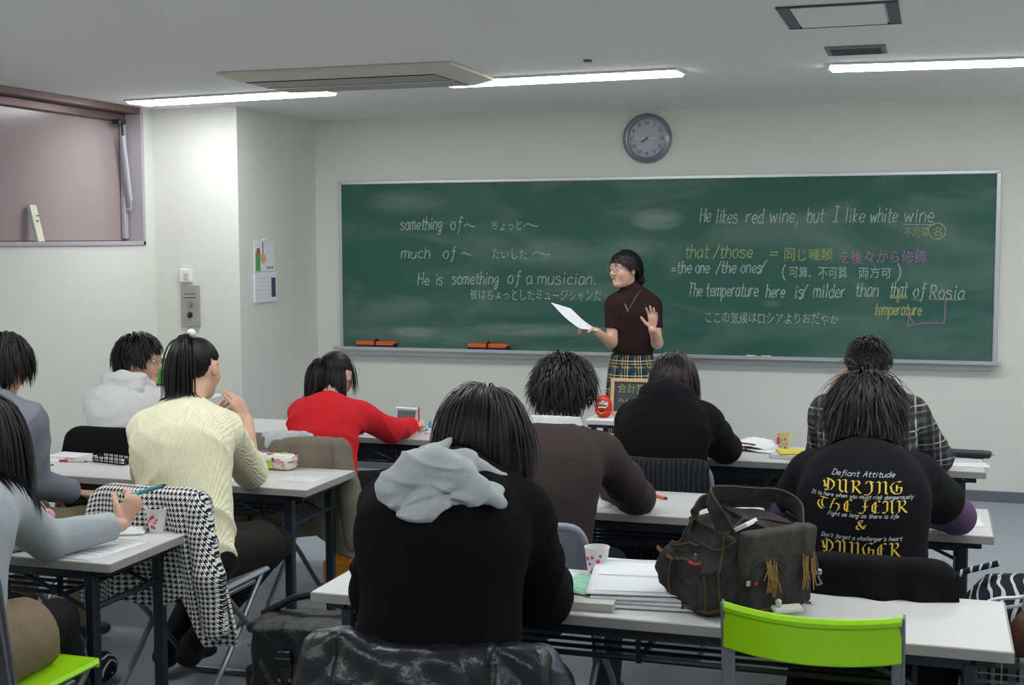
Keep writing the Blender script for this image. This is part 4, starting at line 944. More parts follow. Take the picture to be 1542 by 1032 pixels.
# --- lettered T-shirt
J = dict(pel=(3.885, -4.82, .56), neck=(3.874, -4.655, .99), head=(3.869, -4.545, 1.105), hyaw=0, hpitch=-35, hroll=0, shL=(3.715, -4.61, .925), shR=(4.03, -4.61, .93), elL=(3.62, -4.40, .77), elR=(4.145, -4.34, .775), wrL=(3.74, -4.16, .735), wrR=(4.02, -4.12, .735), hump=.045)
m_tee = mat('black_tee_cotton', (20, 21, 25), .9, .15, bump=.3)
tee, J_, Rm_, g_tee, o_tee = person('person in black lettered T-shirt over purple sleeves, middle right row', J, top='t_shirt', topm=m_tee, sleeve=.6, thick=.026, wr=(.0035, 11), legm=m_jeans, hairkw=dict(n=1300, L=(.14, .12, .15), vol=.03, mess=.28, grav=.22, seed=6, w0=.0052, collide=True, S=10), torso=(1.08, 1.03))
for k_ in 'LR':
    f = union([limb_cut(bone(J_['sh'+k_]+(J_['el'+k_]-J_['sh'+k_])*.2, J_['el'+k_], .060, .058), J_['el'+k_], J_['sh'+k_], .75), limb_cut(bone(J_['el'+k_], J_['wr'+k_], .058, .044), J_['el'+k_], J_['wr'+k_], .6)], .025)
    nip('sleeve', wrinkle(f, .006, 16, 3), [J_['sh'+k_], J_['el'+k_], J_['wr'+k_]], m_purple, tee, .0065)
# --- red sweater
J = dict(pel=(1.50, -3.44, .55), neck=(1.447, -3.285, .905), head=(1.416, -3.14, 1.02), hyaw=-6, hpitch=-28, hroll=-4, shL=(1.325, -3.30, .855), shR=(1.585, -3.22, .85), elL=(1.235, -3.05, .755), elR=(1.625, -2.98, .755), wrL=(1.33, -2.84, .735), wrR=(1.645, -2.77, .75), hump=.04,
         handR=dict(d=(.1, 1, .1), n=(-.5, 0, -1), curl=(.9, .9, .9, .9)))
r_, J_, Rm_, g_, o_ = person('person in bright red sweater writing at the front left table', J, s=.93, topm=m_red, thick=.014, wr=(.008, 15), legm=m_blackcloth, hairkw=dict(n=700, L=(.1, .1, .1), vol=.008, seed=5, w0=.007, tie=(-.03, -.104, .035), tail=(.27, 300, (-.1, -.5, -.6), .22), collide=True, fr=.08), torso=(.95, .95))
hair(r_, J_['head'], Rm_, .93, n=90, L=(.16, .14, .1), vol=.012, mess=.03, seed=3, only=lambda p: (p[:, 1] > .0), name='side_hair')
hair(r_, J_['head'], Rm_, .93, n=330, L=(.2, .2, .2), vol=.010, mess=.02, seed=13, collide=g_, only=lambda p: (p[:, 1] < .0) & (p[:, 2] < .02), name='back_hair')
MB().box(tuple(J_['head']+Rm_@A(-.04, -.118, .045)), (.045, .016, .014), .005).build('hair_clip', mat('pale_clip', (190, 185, 190), .3), r_)
# --- cream sweater, ponytail
J = dict(pel=(1.585, -4.70, .56), neck=(1.487, -4.545, 1.03), head=(1.478, -4.44, 1.18), hyaw=2, hpitch=-10, hroll=-6, shL=(1.34, -4.565, .96), shR=(1.605, -4.49, .96), elL=(1.16, -4.30, .76), elR=(1.55, -4.20, .765), wrL=(1.34, -4.12, .90), wrR=(1.485, -4.10, .945), hump=.035,
         knR=(1.66, -4.22, .49), anR=(1.43, -4.47, .13), knL=(1.46, -4.24, .50), anL=(1.30, -4.42, .1),
         handR=dict(d=(-.45, -.1, .9), n=(-.6, .3, -.4), t=(-.5, -.8, 0), curl=(.12, .25, .35, .5), sz=.95), handL=dict(d=(.35, .2, .7), n=(.6, -.5, -.2), t=(0, -1, .2), curl=(.25, .3, .5, .7), sz=.95))
r_, J_, Rm_, g_, o_ = person('person with ponytail in cream knit sweater raising both hands, middle left row', J, s=.95, topm=m_cream, sleeve=1.3, thick=.024, wr=(.010, 17), legm=m_tights, shoem=m_tights, hairkw=dict(n=800, L=(.1, .1, .1), vol=.008, seed=7, w0=.007, tie=(-.012, -.062, .108), tail=(.31, 520, (.12, -.75, -.25), .2), fr=.08, collide=True), torso=(1.04, 1.02), neckcut=(.088, .085, .04), shirt_z=.50)
hair(r_, J_['head'], Rm_, .95, n=60, L=(.14, .14, .14), vol=.01, mess=.05, seed=13, collide=g_, only=lambda p: (p[:, 1] < .0) & (p[:, 2] < -.035), name='loose_hair')
f = union([bone((1.60, -4.70, .53), (1.655, -4.30, .50), .12, .1), bone((1.52, -4.70, .53), (1.47, -4.30, .51), .115, .1)], .05)
nip('skirt', wrinkle(cut(f, plane((1.55, -4.30, .5), (0, 1, 0))), .006, 16, 2), [(1.5, -4.75, .5), (1.68, -4.25, .55)], mat('dark_brown_wool', (44, 38, 34), .9, .15, noise=.2, nscale=200), r_, .008, .13)
MB().tube([tuple(J_['neck']+A(.005, -.062, .02)), tuple(J_['neck']+A(-.05, -.072, .005)), tuple(J_['neck']+A(-.06, -.08, -.03))], .005, 6).tube([tuple(J_['neck']+A(-.04, -.072, .01)), tuple(J_['neck']+A(.0, -.07, .012)), tuple(J_['neck']+A(.07, -.05, .01))], .006, 6).build('white_neck_tie', m_whitecot, r_, True)
V, Q = ball(tuple(J_['head']+Rm_@A(.012, -.066, .128)), .017, 8); mesh_obj('hair_ribbon', V, Q, m_whitecot, r_, True)
# --- white hoodie boy with glasses
J = dict(pel=(.47, -3.40, .55), neck=(.392, -3.285, .935), head=(.385, -3.165, 1.065), hyaw=-78, hpitch=-4, hroll=0, shL=(.255, -3.32, .865), shR=(.52, -3.23, .865), elL=(.17, -3.08, .76), elR=(.60, -2.98, .76), wrL=(.27, -2.83, .74), wrR=(.5, -2.80, .74), hump=.04)
r_, J_, Rm_, g_, o_ = person('person with glasses in white hoodie at the left end of front row', J, s=1., top='hoodie', topm=m_whitecot, thick=.022, wr=(.014, 22), legm=m_jeans, hairkw=dict(SHORT, n=1000, L=(.055, .055, .085), vol=.03, mess=.1, seed=11, w0=.006, si=.02))
hoodie_hood(r_, J_, m_whitecot, .038, .06, .12, .125, 2, .013)
glasses(r_, J_['head'], Rm_, .97, m_silver)
# --- grey shirt at the left edge
J = dict(pel=(.67, -4.66, .56), neck=(.628, -4.52, 1.03), head=(.605, -4.43, 1.165), hyaw=-6, hpitch=-22, hroll=0, shL=(.475, -4.56, .965), shR=(.745, -4.46, .955), elL=(.42, -4.42, .72), elR=(.725, -4.42, .715), wrL=(.60, -4.27, .64), wrR=(.77, -4.24, .645), hump=.04, handR=dict(d=(.7, .5, -.15), n=(0, 0, -1)))
r_, J_, Rm_, g_, o_ = person('person in grey shirt with hands on khaki lap at the left edge, middle row', J, topm=m_greyshirt, top='shirt', thick=.02, wr=(.008, 14), legm=m_khakip, hairkw=dict(SHORT, n=900, L=(.12, .11, .11), vol=.024, mess=.07, seed=12))
# --- light grey sweater girl at the lower left
J = dict(pel=(1.58, -5.90, .56), neck=(1.53, -5.74, .985), head=(1.505, -5.64, 1.11), hyaw=10, hpitch=-25, hroll=0, shL=(1.37, -5.76, .925), shR=(1.605, -5.69, .925), elL=(1.25, -5.52, .755), elR=(1.525, -5.395, .755), wrL=(1.40, -5.27, .735), wrR=(1.632, -5.175, .765), hump=.04, knR=(1.60, -5.47, .53), knL=(1.42, -5.45, .53), anR=(1.66, -5.40, .1),
         handR=dict(d=(.28, .45, .75), n=(-.8, .5, -.1), t=(-.3, -.6, .5), curl=(.75, .85, .95, 1.0), thumb=(.5, .8)))
r_, J_, Rm_, g_, o_ = person('person with long black hair in light grey sweater holding a teal pen', J, s=.95, topm=m_lgrey, sleeve=1.9, thick=.016, wr=(.007, 15), legm=m_tights, hairkw=dict(n=1000, L=(.34, .34, .32), vol=.012, mess=.02, grav=.35, seed=14, w0=.006, collide=True, S=14))
f = union([bone((1.63, -5.88, .55), (1.605, -5.60, .53), .13, .112), bone((1.50, -5.88, .55), (1.44, -5.60, .53), .13, .112)], .05)
nip('skirt', wrinkle(cut(f, plane((1.5, -5.60, .5), (0, 1, 0))), .006, 16, 2), [(1.45, -5.9, .5), (1.65, -5.6, .55)], mat('beige_wool_skirt', (136, 118, 96), .9, .15, noise=.1, nscale=100), r_, .008, .13)
# --- teacher, standing
J = dict(pel=(2.325, -.88, .90), neck=(2.335, -.895, 1.315), head=(2.288, -.95, 1.468), hyaw=142, hpitch=-3, hroll=0, shL=(2.228, -.95, 1.255), shR=(2.442, -.865, 1.245), elL=(2.215, -.98, 1.03), elR=(2.485, -.93, 1.03), wrL=(2.165, -1.15, 1.11), wrR=(2.492, -1.10, 1.12), hump=.0,
         knL=(2.26, -.86, .47), knR=(2.40, -.84, .47), anL=(2.26, -.84, .08), anR=(2.40, -.82, .08), toeL=A(-.2, -1, 0), toeR=A(.1, -1, 0),
         handL=dict(d=(-.75, -.5, .3), n=(.3, -.2, -.9), t=(-.2, -.6, .7), curl=(.5, .55, .6, .7), sz=.92, thumb=(.5, .9)), handR=dict(d=(.05, -.12, 1), n=(-.35, -1, 0), t=(-1, .3, .2), curl=(.18, .14, .16, .25), spread=.22, sz=.92, thumb=(.8, .2)))
r_, J_, Rm_, g_, o_ = person('teacher with glasses in brown short-sleeved turtleneck and plaid skirt, standing', J, s=.93, top='turtleneck_sweater', topm=m_brownknit, sleeve=.62, thick=.008, wr=(.003, 13), turtle=True, yaw=0, mouth=1., v=.006, hv=.003, torso=(.86, .86), shirt_z=.915, hipw=.06, hipr=.86, legr=.8, armr=.82, tk=.86, nr=.86,
    hairkw=dict(n=800, L=(.055, .06, .10), vol=.012, mess=.05, grav=.25, seed=20, w0=.0055, fr=.082, crown=(.03, .03, .125)))
V, Q = ball(tuple(J_['head']+Rm_@A(.0, -.118, -.075)*.96), .034, 10); V2 = V.copy(); rs_ = np.random.RandomState(1); V2 += rs_.normal(size=V.shape)*.0015; mesh_obj('hair_bun', V2, Q, m_hair, r_, True)
glasses(r_, J_['head'], Rm_, .96, m_silver)
vs = []; fs = []; uvs = []; nA = 48; lv = [(.955, .128, .10), (.93, .135, .108), (.86, .150, .122), (.78, .158, .130), (.6, .172, .142), (.40, .185, .157), (.24, .195, .167)]
for (z, a, b) in lv:
    for k in range(nA+1):
        an = 2*PI*k/nA+PI/2; rr = 1+(.03*math.sin(9*an)+.02*math.sin(5*an+1))*max(0, (.9-z))/.6; vs.append((2.322+a*rr*math.cos(an), -.885+b*rr*math.sin(an), z)); uvs.append((k/nA*.088*11, z))
for i in range(len(lv)-1):
    for k in range(nA): fs.append((i*(nA+1)+k, i*(nA+1)+k+1, (i+1)*(nA+1)+k+1, (i+1)*(nA+1)+k))
mesh_obj('plaid_skirt', vs, fs, m_skirt, r_, True, uv=uvs)
nk = J_['neck']
mb = MB(); pth = catmull([nk+A(-.075, -.015, .03), nk+A(-.062, -.078, -.01), nk+A(-.03, -.108, -.055), nk+A(-.012, -.118, -.085), nk+A(.01, -.108, -.05), nk+A(.045, -.065, .02), nk+A(.06, -.0, .04)], 5)
mb.tube(pth, .0022, 6).lathe([(0, -.008), (.007, 0), (0, .008)], nk+A(-.012, -.122, -.093), 8); mb.build('necklace', m_silver, r_, True)
# sheet of paper in the hand
pp = MB(); P = [A(1.93, -1.30, 1.285), A(2.02, -1.19, 1.245), A(2.19, -1.18, 1.115), A(2.10, -1.29, 1.135)]
c0 = catmull([P[0], (P[0]+P[3])/2+A(0, 0, -.012), P[3]], 4); c1 = catmull([P[1], (P[1]+P[2])/2+A(0, 0, -.012), P[2]], 4); k = len(c0)
pp.v = [tuple(p) for p in c0+c1]+[tuple(p-A(0, 0, .0015)) for p in c0+c1]; pp.f = [(i, i+1, k+i+1, k+i) for i in range(k-1)]+[(2*k+i, 3*k+i, 3*k+i+1, 2*k+i+1) for i in range(k-1)]; pp.m = [0]*len(pp.f)
t = thing('paper_sheet', 'white sheet of paper held up by the teacher', 'paper', tuple(P[2])); pp.build('sheet', m_paper, t)
# eyebrows are part of the hair: short dark tufts for the teacher
mb = MB()
for x in (-1, 1): mb.tube([(A(x*.016, .094, .034)*.96)@Rm_.T+J_['head'], (A(x*.032, .092, .038)*.96)@Rm_.T+J_['head'], (A(x*.047, .082, .033)*.96)@Rm_.T+J_['head']], [.0022, .0026, .001], 6)
mb.build('eyebrows', m_hair, r_, True)
# ---------------------------------------------------------------- garments hung over chair backs
def drape(name, label, cat_, cx, cy, zt, w0, wb, zb, m, front=.16, th=.012, amp=.012, nf=5., seed=1, yaw=0., ext=.02, sag=0., puff=None, wf=1., grp=None, edge=.03, sub_=(70, 64), arc=.026, shift=0.):
    """cloth folded over a chair back at (cx, cy): hangs in front (short) and behind down to zb, a list over the width"""
    nu, nv = sub_; rs = np.random.RandomState(seed); ph = rs.uniform(0, 6.28, 6); u = np.linspace(-1, 1, nu)
    zbu = np.interp(u, np.linspace(-1, 1, len(zb)), zb)
    Lf = front; La = PI*arc; P = np.zeros((nu, nv, 3)); UV = np.zeros((nu, nv, 2))
    for i in range(nu):
        Lb = zt-zbu[i]; tot = Lf+La+Lb; t = np.linspace(0, tot, nv)
        y = np.where(t < Lf, arc, np.where(t < Lf+La, arc*np.cos((t-Lf)/arc), -arc)); z = np.where(t < Lf, zt-arc-(Lf-t), np.where(t < Lf+La, zt-arc+arc*np.sin((t-Lf)/arc), zt-arc-(t-Lf-La)))
        h_ = np.clip((t-Lf-La*.5)/(Lb), 0, 1); hf = np.clip((Lf-t)/max(Lf, .01), 0, 1)
        w_ = w0+(wb-w0)*h_**.8; w_ = np.where(t < Lf+La*.5, w0*(1+.0*hf), w_)
        fold = np.sin(u[i]*nf*PI/2+ph[0]+.8*np.sin(h_*3+ph[1]))*.6+np.sin(u[i]*nf*2.3+ph[2]-h_*2)*.4
        y = y-np.where(t > Lf+La*.5, 1, -1)*(ext*np.sqrt(h_+hf*.3)+amp*fold*np.minimum(1, .15+h_*1.6+hf)) 
        x = cx+shift*h_+u[i]*w_+amp*.7*np.cos(u[i]*nf+ph[3]+h_*2)*h_
        cur = -.03*(1-u[i]**2)   # chair back curves backwards in the middle
        y = y+cur
        z = z-edge*abs(u[i])**8*np.exp(-h_*3)-sag*(1-u[i]**2)*np.exp(-h_*6)
        if puff is not None: 
            pz, pa = puff; y = y-np.where(t > Lf+La*.5, 1, -.5)*pa*np.abs(np.sin((t-Lf)/pz*PI+u[i]*.6*np.sin(ph[4])))**.6*(.5+.5*np.abs(np.sin(u[i]*2.1*PI+ph[5])))
        P[i, :, 0] = x; P[i, :, 1] = cy+y; P[i, :, 2] = np.maximum(z, .02); UV[i, :, 0] = u[i]*(w0*.6+wb*.4); UV[i, :, 1] = t
    du = np.gradient(P, axis=0); dv = np.gradient(P, axis=1); n = np.cross(du, dv); n /= np.linalg.norm(n, axis=2, keepdims=True)+1e-9
    if yaw:
        c_, s_ = math.cos(yaw), math.sin(yaw); o = A(cx, cy, 0)
        for Q in (P, n):
            q = Q-o if Q is P else Q; r_ = np.stack([q[..., 0]*c_-q[..., 1]*s_, q[..., 0]*s_+q[..., 1]*c_, q[..., 2]], -1); Q[...] = r_+(o if Q is P else 0)
    A_ = (P+n*th*.5).reshape(-1, 3); B_ = (P-n*th*.5).reshape(-1, 3); V = np.concatenate([A_, B_]); N0 = nu*nv; fs = []
    ii, jj = np.meshgrid(np.arange(nu-1), np.arange(nv-1), indexing='ij'); a = (ii*nv+jj).ravel(); q1 = np.stack([a, a+nv, a+nv+1, a+1], 1); fs = [q1, q1[:, ::-1]+N0]
    for row in (np.arange(nv), (nu-1)*nv+np.arange(nv), np.arange(nu)*nv, np.arange(nu)*nv+nv-1): fs.append(np.stack([row[:-1], row[1:], row[1:]+N0, row[:-1]+N0], 1))
    uv = np.concatenate([UV.reshape(-1, 2)]*2)
    t = thing(name, label, cat_, (cx, cy, zt), 0, grp)
    mesh_obj('cloth', V, np.concatenate(fs), m, t, True, uv=uv)
    return t
# houndstooth: broken checks from two crossing stripes
m_hound = mat('houndstooth_wool', (230, 230, 226), .9, .15); h = NT(m_hound); tc = h.n('ShaderNodeTexCoord'); sp = h.n('ShaderNodeSeparateXYZ'); h.l(tc.outputs['UV'], sp.inputs[0]); pd = .0165
sx = stripe(h, sp.outputs['X'], pd, pd*.5); sy = stripe(h, sp.outputs['Y'], pd, pd*.5); dg = stripe(h, h.math('ADD', sp.outputs['X'], sp.outputs['Y']), pd*.5, pd*.25)
bo = h.math('MULTIPLY', sx, sy); one = h.math('MULTIPLY', h.math('ABSOLUTE', h.math('SUBTRACT', sx, sy)), dg)
h.l(h.mix(h.math('MINIMUM', h.math('ADD', bo, one), 1), lin((226, 224, 216)), lin((34, 36, 52))), h.b.inputs['Base Color'])
m_khaki = mat('khaki_canvas', (126, 117, 102), .9, .15, noise=.06, nscale=60, bump=.5, bscale=300)
m_nylon = mat('black_nylon', (22, 24, 30), .32, .5, bump=2.2, bscale=16); m_jacket = mat('black_corduroy', (24, 27, 34), .85, .25, bump=.3)
h = NT(m_jacket); tc = h.n('ShaderNodeTexCoord'); wv = h.n('ShaderNodeTexWave'); wv.inputs['Scale'].default_value = 16; wv.inputs['Distortion'].default_value = 3; h.l(tc.outputs['UV'], wv.inputs['Vector']); h.l(h.mix(wv.outputs['Fac'], lin((14, 16, 20)), lin((38, 44, 54))), h.b.inputs['Base Color'])
co = drape('houndstooth_coat', 'black and white houndstooth coat hanging over a chair back', 'coat', 1.575, -4.90, .835, .205, .30, [.47, .46, .50, .47, .52, .36, .36], m_hound, front=.2, amp=.022, nf=5, seed=3, ext=.05, shift=.05)
nip('sleeve', wrinkle(union([bone((1.76, -4.93, .78), (1.84, -5.0, .56), .045, .05), bone((1.84, -5.0, .56), (1.86, -5.0, .40), .05, .045)], .03), .006, 20, 2), [(1.76, -4.95, .8), (1.88, -5.0, .38)], m_hound, co, .009)
me = co.children[1].data; uvl = me.uv_layers.new(name='UVMap')
for lp in me.loops: v = me.vertices[lp.vertex_index].co; uvl.data[lp.index].uv = (v.x, v.z)
co = drape('khaki_coat', 'khaki canvas coat with grey hood lining hung over a chair back', 'coat', 1.475, -3.625, .815, .22, .295, [.36, .40, .42, .42, .44, .36, .34], m_khaki, amp=.02, nf=5.5, seed=8, ext=.045, shift=.02)
nip('hood_lining', wrinkle(union([bone((1.33, -3.64, .80), (1.50, -3.645, .815), .035, .025), ell((1.39, -3.672, .775), (.075, .03, .05)), bone((1.40, -3.66, .815), (1.54, -3.65, .822), .02, .014)], .02), .008, 30, 4), [(1.3, -3.7, .72), (1.55, -3.6, .84)], m_greyhood, co, .005)
nip('sleeve', wrinkle(union([bone((1.27, -3.66, .78), (1.24, -3.72, .58), .045, .05), bone((1.24, -3.72, .58), (1.23, -3.72, .45), .05, .04)], .03), .008, 20, 2), [(1.25, -3.7, .8), (1.22, -3.7, .42)], m_khaki, co, .008)
nip('sleeve', wrinkle(union([bone((1.68, -3.66, .78), (1.745, -3.70, .56), .045, .05), bone((1.745, -3.70, .56), (1.765, -3.70, .38), .05, .04)], .03), .008, 20, 2), [(1.68, -3.7, .8), (1.77, -3.7, .35)], m_khaki, co, .008)
MB().box((1.38, -3.71, .47), (.14, .02, .012), .004, rotm(ry=.12)).build('pocket_flap', m_khaki, co)
drape('black_jacket', 'black ribbed jacket hung behind the black hooded girl', 'jacket', 3.055, -3.685, .812, .195, .21, [.38, .4, .4, .38], m_jacket, amp=.010, nf=7, seed=4, grp='black jackets on chairs', sag=.01)
drape('black_jacket', 'plain black jacket hung below the lettered T-shirt', 'jacket', 3.93, -5.06, .802, .195, .235, [.36, .4, .4, .36], m_blackcloth, amp=.022, nf=6, seed=5, ext=.03, grp='black jackets on chairs')
drape('black_jacket', 'black jacket hung behind the boy in the white hoodie', 'jacket', .465, -3.545, .80, .20, .25, [.4, .4, .4, .4], m_blackcloth, amp=.012, nf=4, seed=6, ext=.04, grp='black jackets on chairs')
# shiny down jacket: quilted baffles with gathers
dj = thing('down_jacket', 'shiny black quilted down jacket over the chair in front', 'jacket', (3.05, -6.15, .80))
fs = []; rs = np.random.RandomState(2)
def djack(P):
    x = P[:, 0]-F(3.052); z = P[:, 2]; y = P[:, 1]
    top = F(.815)-.012*np.cos(x*11+.6)-.03*np.maximum(0, np.abs(x-.03)-.18)**1*3-.012*np.exp(-((x+.18)/.05)**2)*-1.6
    half = F(.275)+(F(.82)-z)*.12
    yc = F(-6.155)-.03*(1-(x/.3)**2)-.06*np.clip((.8-z)/.35, 0, 1)
    th_ = F(.030)+.022*np.clip((.82-z)/.12, 0, 1)
    fan = x/(.10+.9*np.clip(.84-z, 0, 1)+.05)
    th_ = th_+.010*np.abs(np.sin(fan*6.5+.6*np.sin(z*23)))+.006*np.sin(x*47+z*31)*np.sin(z*41-x*13)
    th_ = th_-.014*np.exp(-((z-.615+.03*x)/.008)**2)-.012*np.exp(-((z-.47)/.008)**2)-.012*np.exp(-((np.abs(x+.19)-.0)/.009)**2)-.014*np.exp(-((x-.165+.1*(z-.8))/.009)**2)
    dx = np.abs(x)-half; dy = np.abs(y-yc)-th_; dz = np.maximum(z-top+F(.03), F(.36)-z)
    q = np.stack([np.maximum(dx+.03, 0), np.maximum(dy+.028, 0), np.maximum(dz+.0, 0)], 1)
    return (np.sqrt((q**2).sum(1))-F(.03)+np.minimum(np.maximum(np.maximum(dx+.03, dy+.028), dz), 0))*F(.7)
sdf_obj('quilted_back', djack, (2.6, -6.42, .33), (3.5, -5.98, .88), .006, m_nylon, dj)
nip('sleeve', wrinkle(union([bone((3.29, -6.13, .76), (3.37, -6.17, .60), .06, .062), bone((3.37, -6.17, .60), (3.38, -6.17, .42), .062, .055)], .03), .010, 22, 2), [(3.3, -6.2, .8), (3.4, -6.1, .38)], mat('navy_nylon', (34, 40, 56), .4, .5, bump=1.5, bscale=20), dj, .006)
nip('sleeve', wrinkle(union([bone((2.86, -6.16, .77), (2.82, -6.20, .60), .052, .058), bone((2.82, -6.20, .60), (2.80, -6.20, .42), .062, .055)], .03), .012, 22, 4), [(2.85, -6.2, .8), (2.7, -6.2, .38)], m_nylon, dj, .006)
drape('brown_coat', 'muted brown coat over the lime chair at the lower left', 'coat', 1.60, -6.0, .815, .20, .23, [.3, .34, .34, .3], mat('muted_brown_cloth', (122, 106, 92), .9, .15, noise=.08, nscale=60, bump=.4), amp=.014, nf=5, seed=11, ext=.03)
# ---------------------------------------------------------------- T-shirt lettering, laid on the shirt's back
from mathutils.bvhtree import BVHTree
_me = o_tee.data; _off = np.array(tee.location)
_bvh = BVHTree.FromPolygons([tuple(np.array(v.co)+_off) for v in _me.vertices], [tuple(p.vertices) for p in _me.polygons])
def stick(mb, name, m, parent, lift=.0022, seg=.006):
    bm = bmesh.new(); vs = [bm.verts.new(v) for v in mb.v]
    for f in mb.f:
        try: bm.faces.new([vs[i] for i in f])
        except ValueError: pass
    for _ in range(3):
        ed = [e for e in bm.edges if e.calc_length() > seg]
        if ed: bmesh.ops.subdivide_edges(bm, edges=ed, cuts=1, use_grid_fill=True)
    bmesh.ops.triangulate(bm, faces=bm.faces); bm.verts.index_update()
    V = []; 
    for v in bm.verts:
        h_ = _bvh.ray_cast(Vector((v.co.x, -5.6, v.co.z)), Vector((0, 1, 0)))
        V.append((v.co.x, (h_[0].y if h_[0] else -4.9)-lift+v.co.y*.2, v.co.z))
    Fc = [tuple(x.index for x in f.verts) for f in bm.faces]; bm.free()
    return mesh_obj(name, V, Fc, m, parent)
BG = {'D': (8, ['0n2o5n7l7i5f2e1f', '3n3f', '0m1j2h0i']), 'U': (8, ['0n1o2n2g4e5f', '4o6o6f7e', '6n6f']), 'R': (8, ['0n1o2n2f1e', '2n5o6m5k2j', '3j6f7e']), 'J': (7, ['1n3o6n', '4n5l5g3d0d', '1m2o']), 'N': (8, ['0n1o2n2f1e', '2m5o6n6f7e']),
 'G': (8, ['6n5o2n0k1g3e6e7g7j4j', '4l4g', '6n7o']), 'T': (8, ['0n2o7n', '1l0i1g3e6g', '4n3l3i4g']), 'H': (8, ['0m2n5o', '3o1j4k6j6g5e3d', '1j0f']), 'E': (7, ['5o3n1k1g3e6f', '2j5k', '3n3f', '5o6n']), 'F': (7, ['1n3o6o', '4n4g2d0e', '2j6j']),
 'A': (8, ['0m1o3n3g1e0f', '3n5o6n6f7e', '6n6f']), '&': (8, ['6f4h2l3n5n4l1h1f3e5f7i', '5h7j'])}
BG['I'] = BG['J']
def black(mb, text, x0, x1, z0, z1, gap=1.0):
    W_ = sum((3 if c == ' ' else BG[c][0]+gap) for c in text)-gap; sx = (x1-x0)/W_; sz = (z1-z0)/10; x = 0; k = 0
    nib = np.array([math.cos(R(38))*.74*sx, math.sin(R(38))*.5*sz])
    for c in text:
        if c == ' ': x += 3; continue
        for st in BG[c][1]:
            p = [(x0+(x+int(st[i]))*sx, z0+('abcdefghijklmno'.index(st[i+1])-4)*sz) for i in range(0, len(st), 2)]
            for a, b in zip(p[:-1], p[1:]):
                a = np.array(a); b = np.array(b); k += 1
                mb.add([(v[0], -.001*(k % 5), v[1]) for v in (a-nib, b-nib, b+nib, a+nib)], [(0, 1, 2, 3)])
        x += BG[c][0]+gap
m_gold = mat('yellow_print', (238, 205, 84), .7, .2); m_silverp = mat('pale_print', (186, 194, 200), .7, .2)
for (t, x0, x1, z0, z1) in (('DURING', 3.770, 3.990, .934, .967), ('THE FEAR', 3.755, 4.006, .882, .916), ('&', 3.863, 3.896, .835, .863), ('DANGER', 3.772, 3.990, .762, .800)):
    mb = MB(); black(mb, t, x0, x1, z0, z1); stick(mb, 'blackletter_print', m_gold, tee)
rr_ = random.Random(9)
for (t, x0, x1, z, xh) in (('Defiant Attitude', 3.792, 3.966, .978, .0085), ('It is here when you must risk dangerously', 3.735, 4.018, .920, .0062), ('Fight as long as there is life', 3.785, 3.980, .868, .0066), ("Don't forget a challenger's heart", 3.768, 3.990, .806, .0066)):
    mb = MB(); write(mb, t, x0, x1, z, xh, .0009, 0, .35, 0, rr_); stick(mb, 'script_print', m_silverp, tee, .002, .02)
# ---------------------------------------------------------------- denim bag on the nearest table
m_denim = mat('worn_black_denim', (62, 60, 60), .9, .2, noise=.35, nscale=28, bump=.8, bscale=420); m_denimb = mat('dark_blue_denim', (50, 54, 66), .85, .25, noise=.3, nscale=34, bump=.6, bscale=420)
m_seam = mat('brown_seam', (92, 74, 58), .85, .2); m_thread = mat('tan_thread', (150, 118, 70), .8, .2, noise=.2, nscale=200); m_brass = mat('brass', (160, 130, 80), .35, .5, .8); m_red2 = mat('red_label', (196, 54, 48), .6)
bg = thing('denim_bag', 'worn black denim bag with frayed tassels standing on the nearest table', 'bag', (3.60, -5.29, .70))
BC = A(3.598, -5.285, .70); n1 = nrm(A(.74, -.67, 0)); n2 = nrm(A(-.67, -.74, 0)); BR = np.stack([n2, n1, A(0, 0, 1)], 1)   # local x = end side, y = front side
def bl(x, y, z): return BC+BR@A(x, y, z)
def bz(z): return z
body_b = union([rbox(bl(0, 0, .085), (.165, .115, .085), .06, BR), rbox(bl(.0, -.005, .16), (.145, .105, .075), .06, BR), ell(bl(.015, -.015, .215), (.115, .085, .035), BR)], .03)
flap_f = rbox(bl(-.015, .118, .165), (.118, .022, .062), .012, BR @ rotm(rx=-.12))
pock = rbox(bl(-.015, .115, .09), (.11, .03, .075), .02, BR)
endp = rbox(bl(.155, -.005, .075), (.028, .088, .072), .025, BR)
endp2 = ell(bl(.162, -.085, .105), (.05, .04, .065), BR)
f = union([body_b, pock, endp, endp2], .014)
f = wrinkle(f, .017, 24, 5, (1, 1, 1.3))
sdf_obj('bag_body', f, BC+A(-.32, -.32, -.01), BC+A(.32, .32, .32), .0045, m_denim, bg)
sdf_obj('flap', wrinkle(flap_f, .005, 26, 3), BC+A(-.32, -.32, .02), BC+A(.32, .32, .32), .0045, mat('grey_denim_flap', (78, 74, 70), .9, .2, noise=.25, nscale=40, bump=.6, bscale=400), bg)
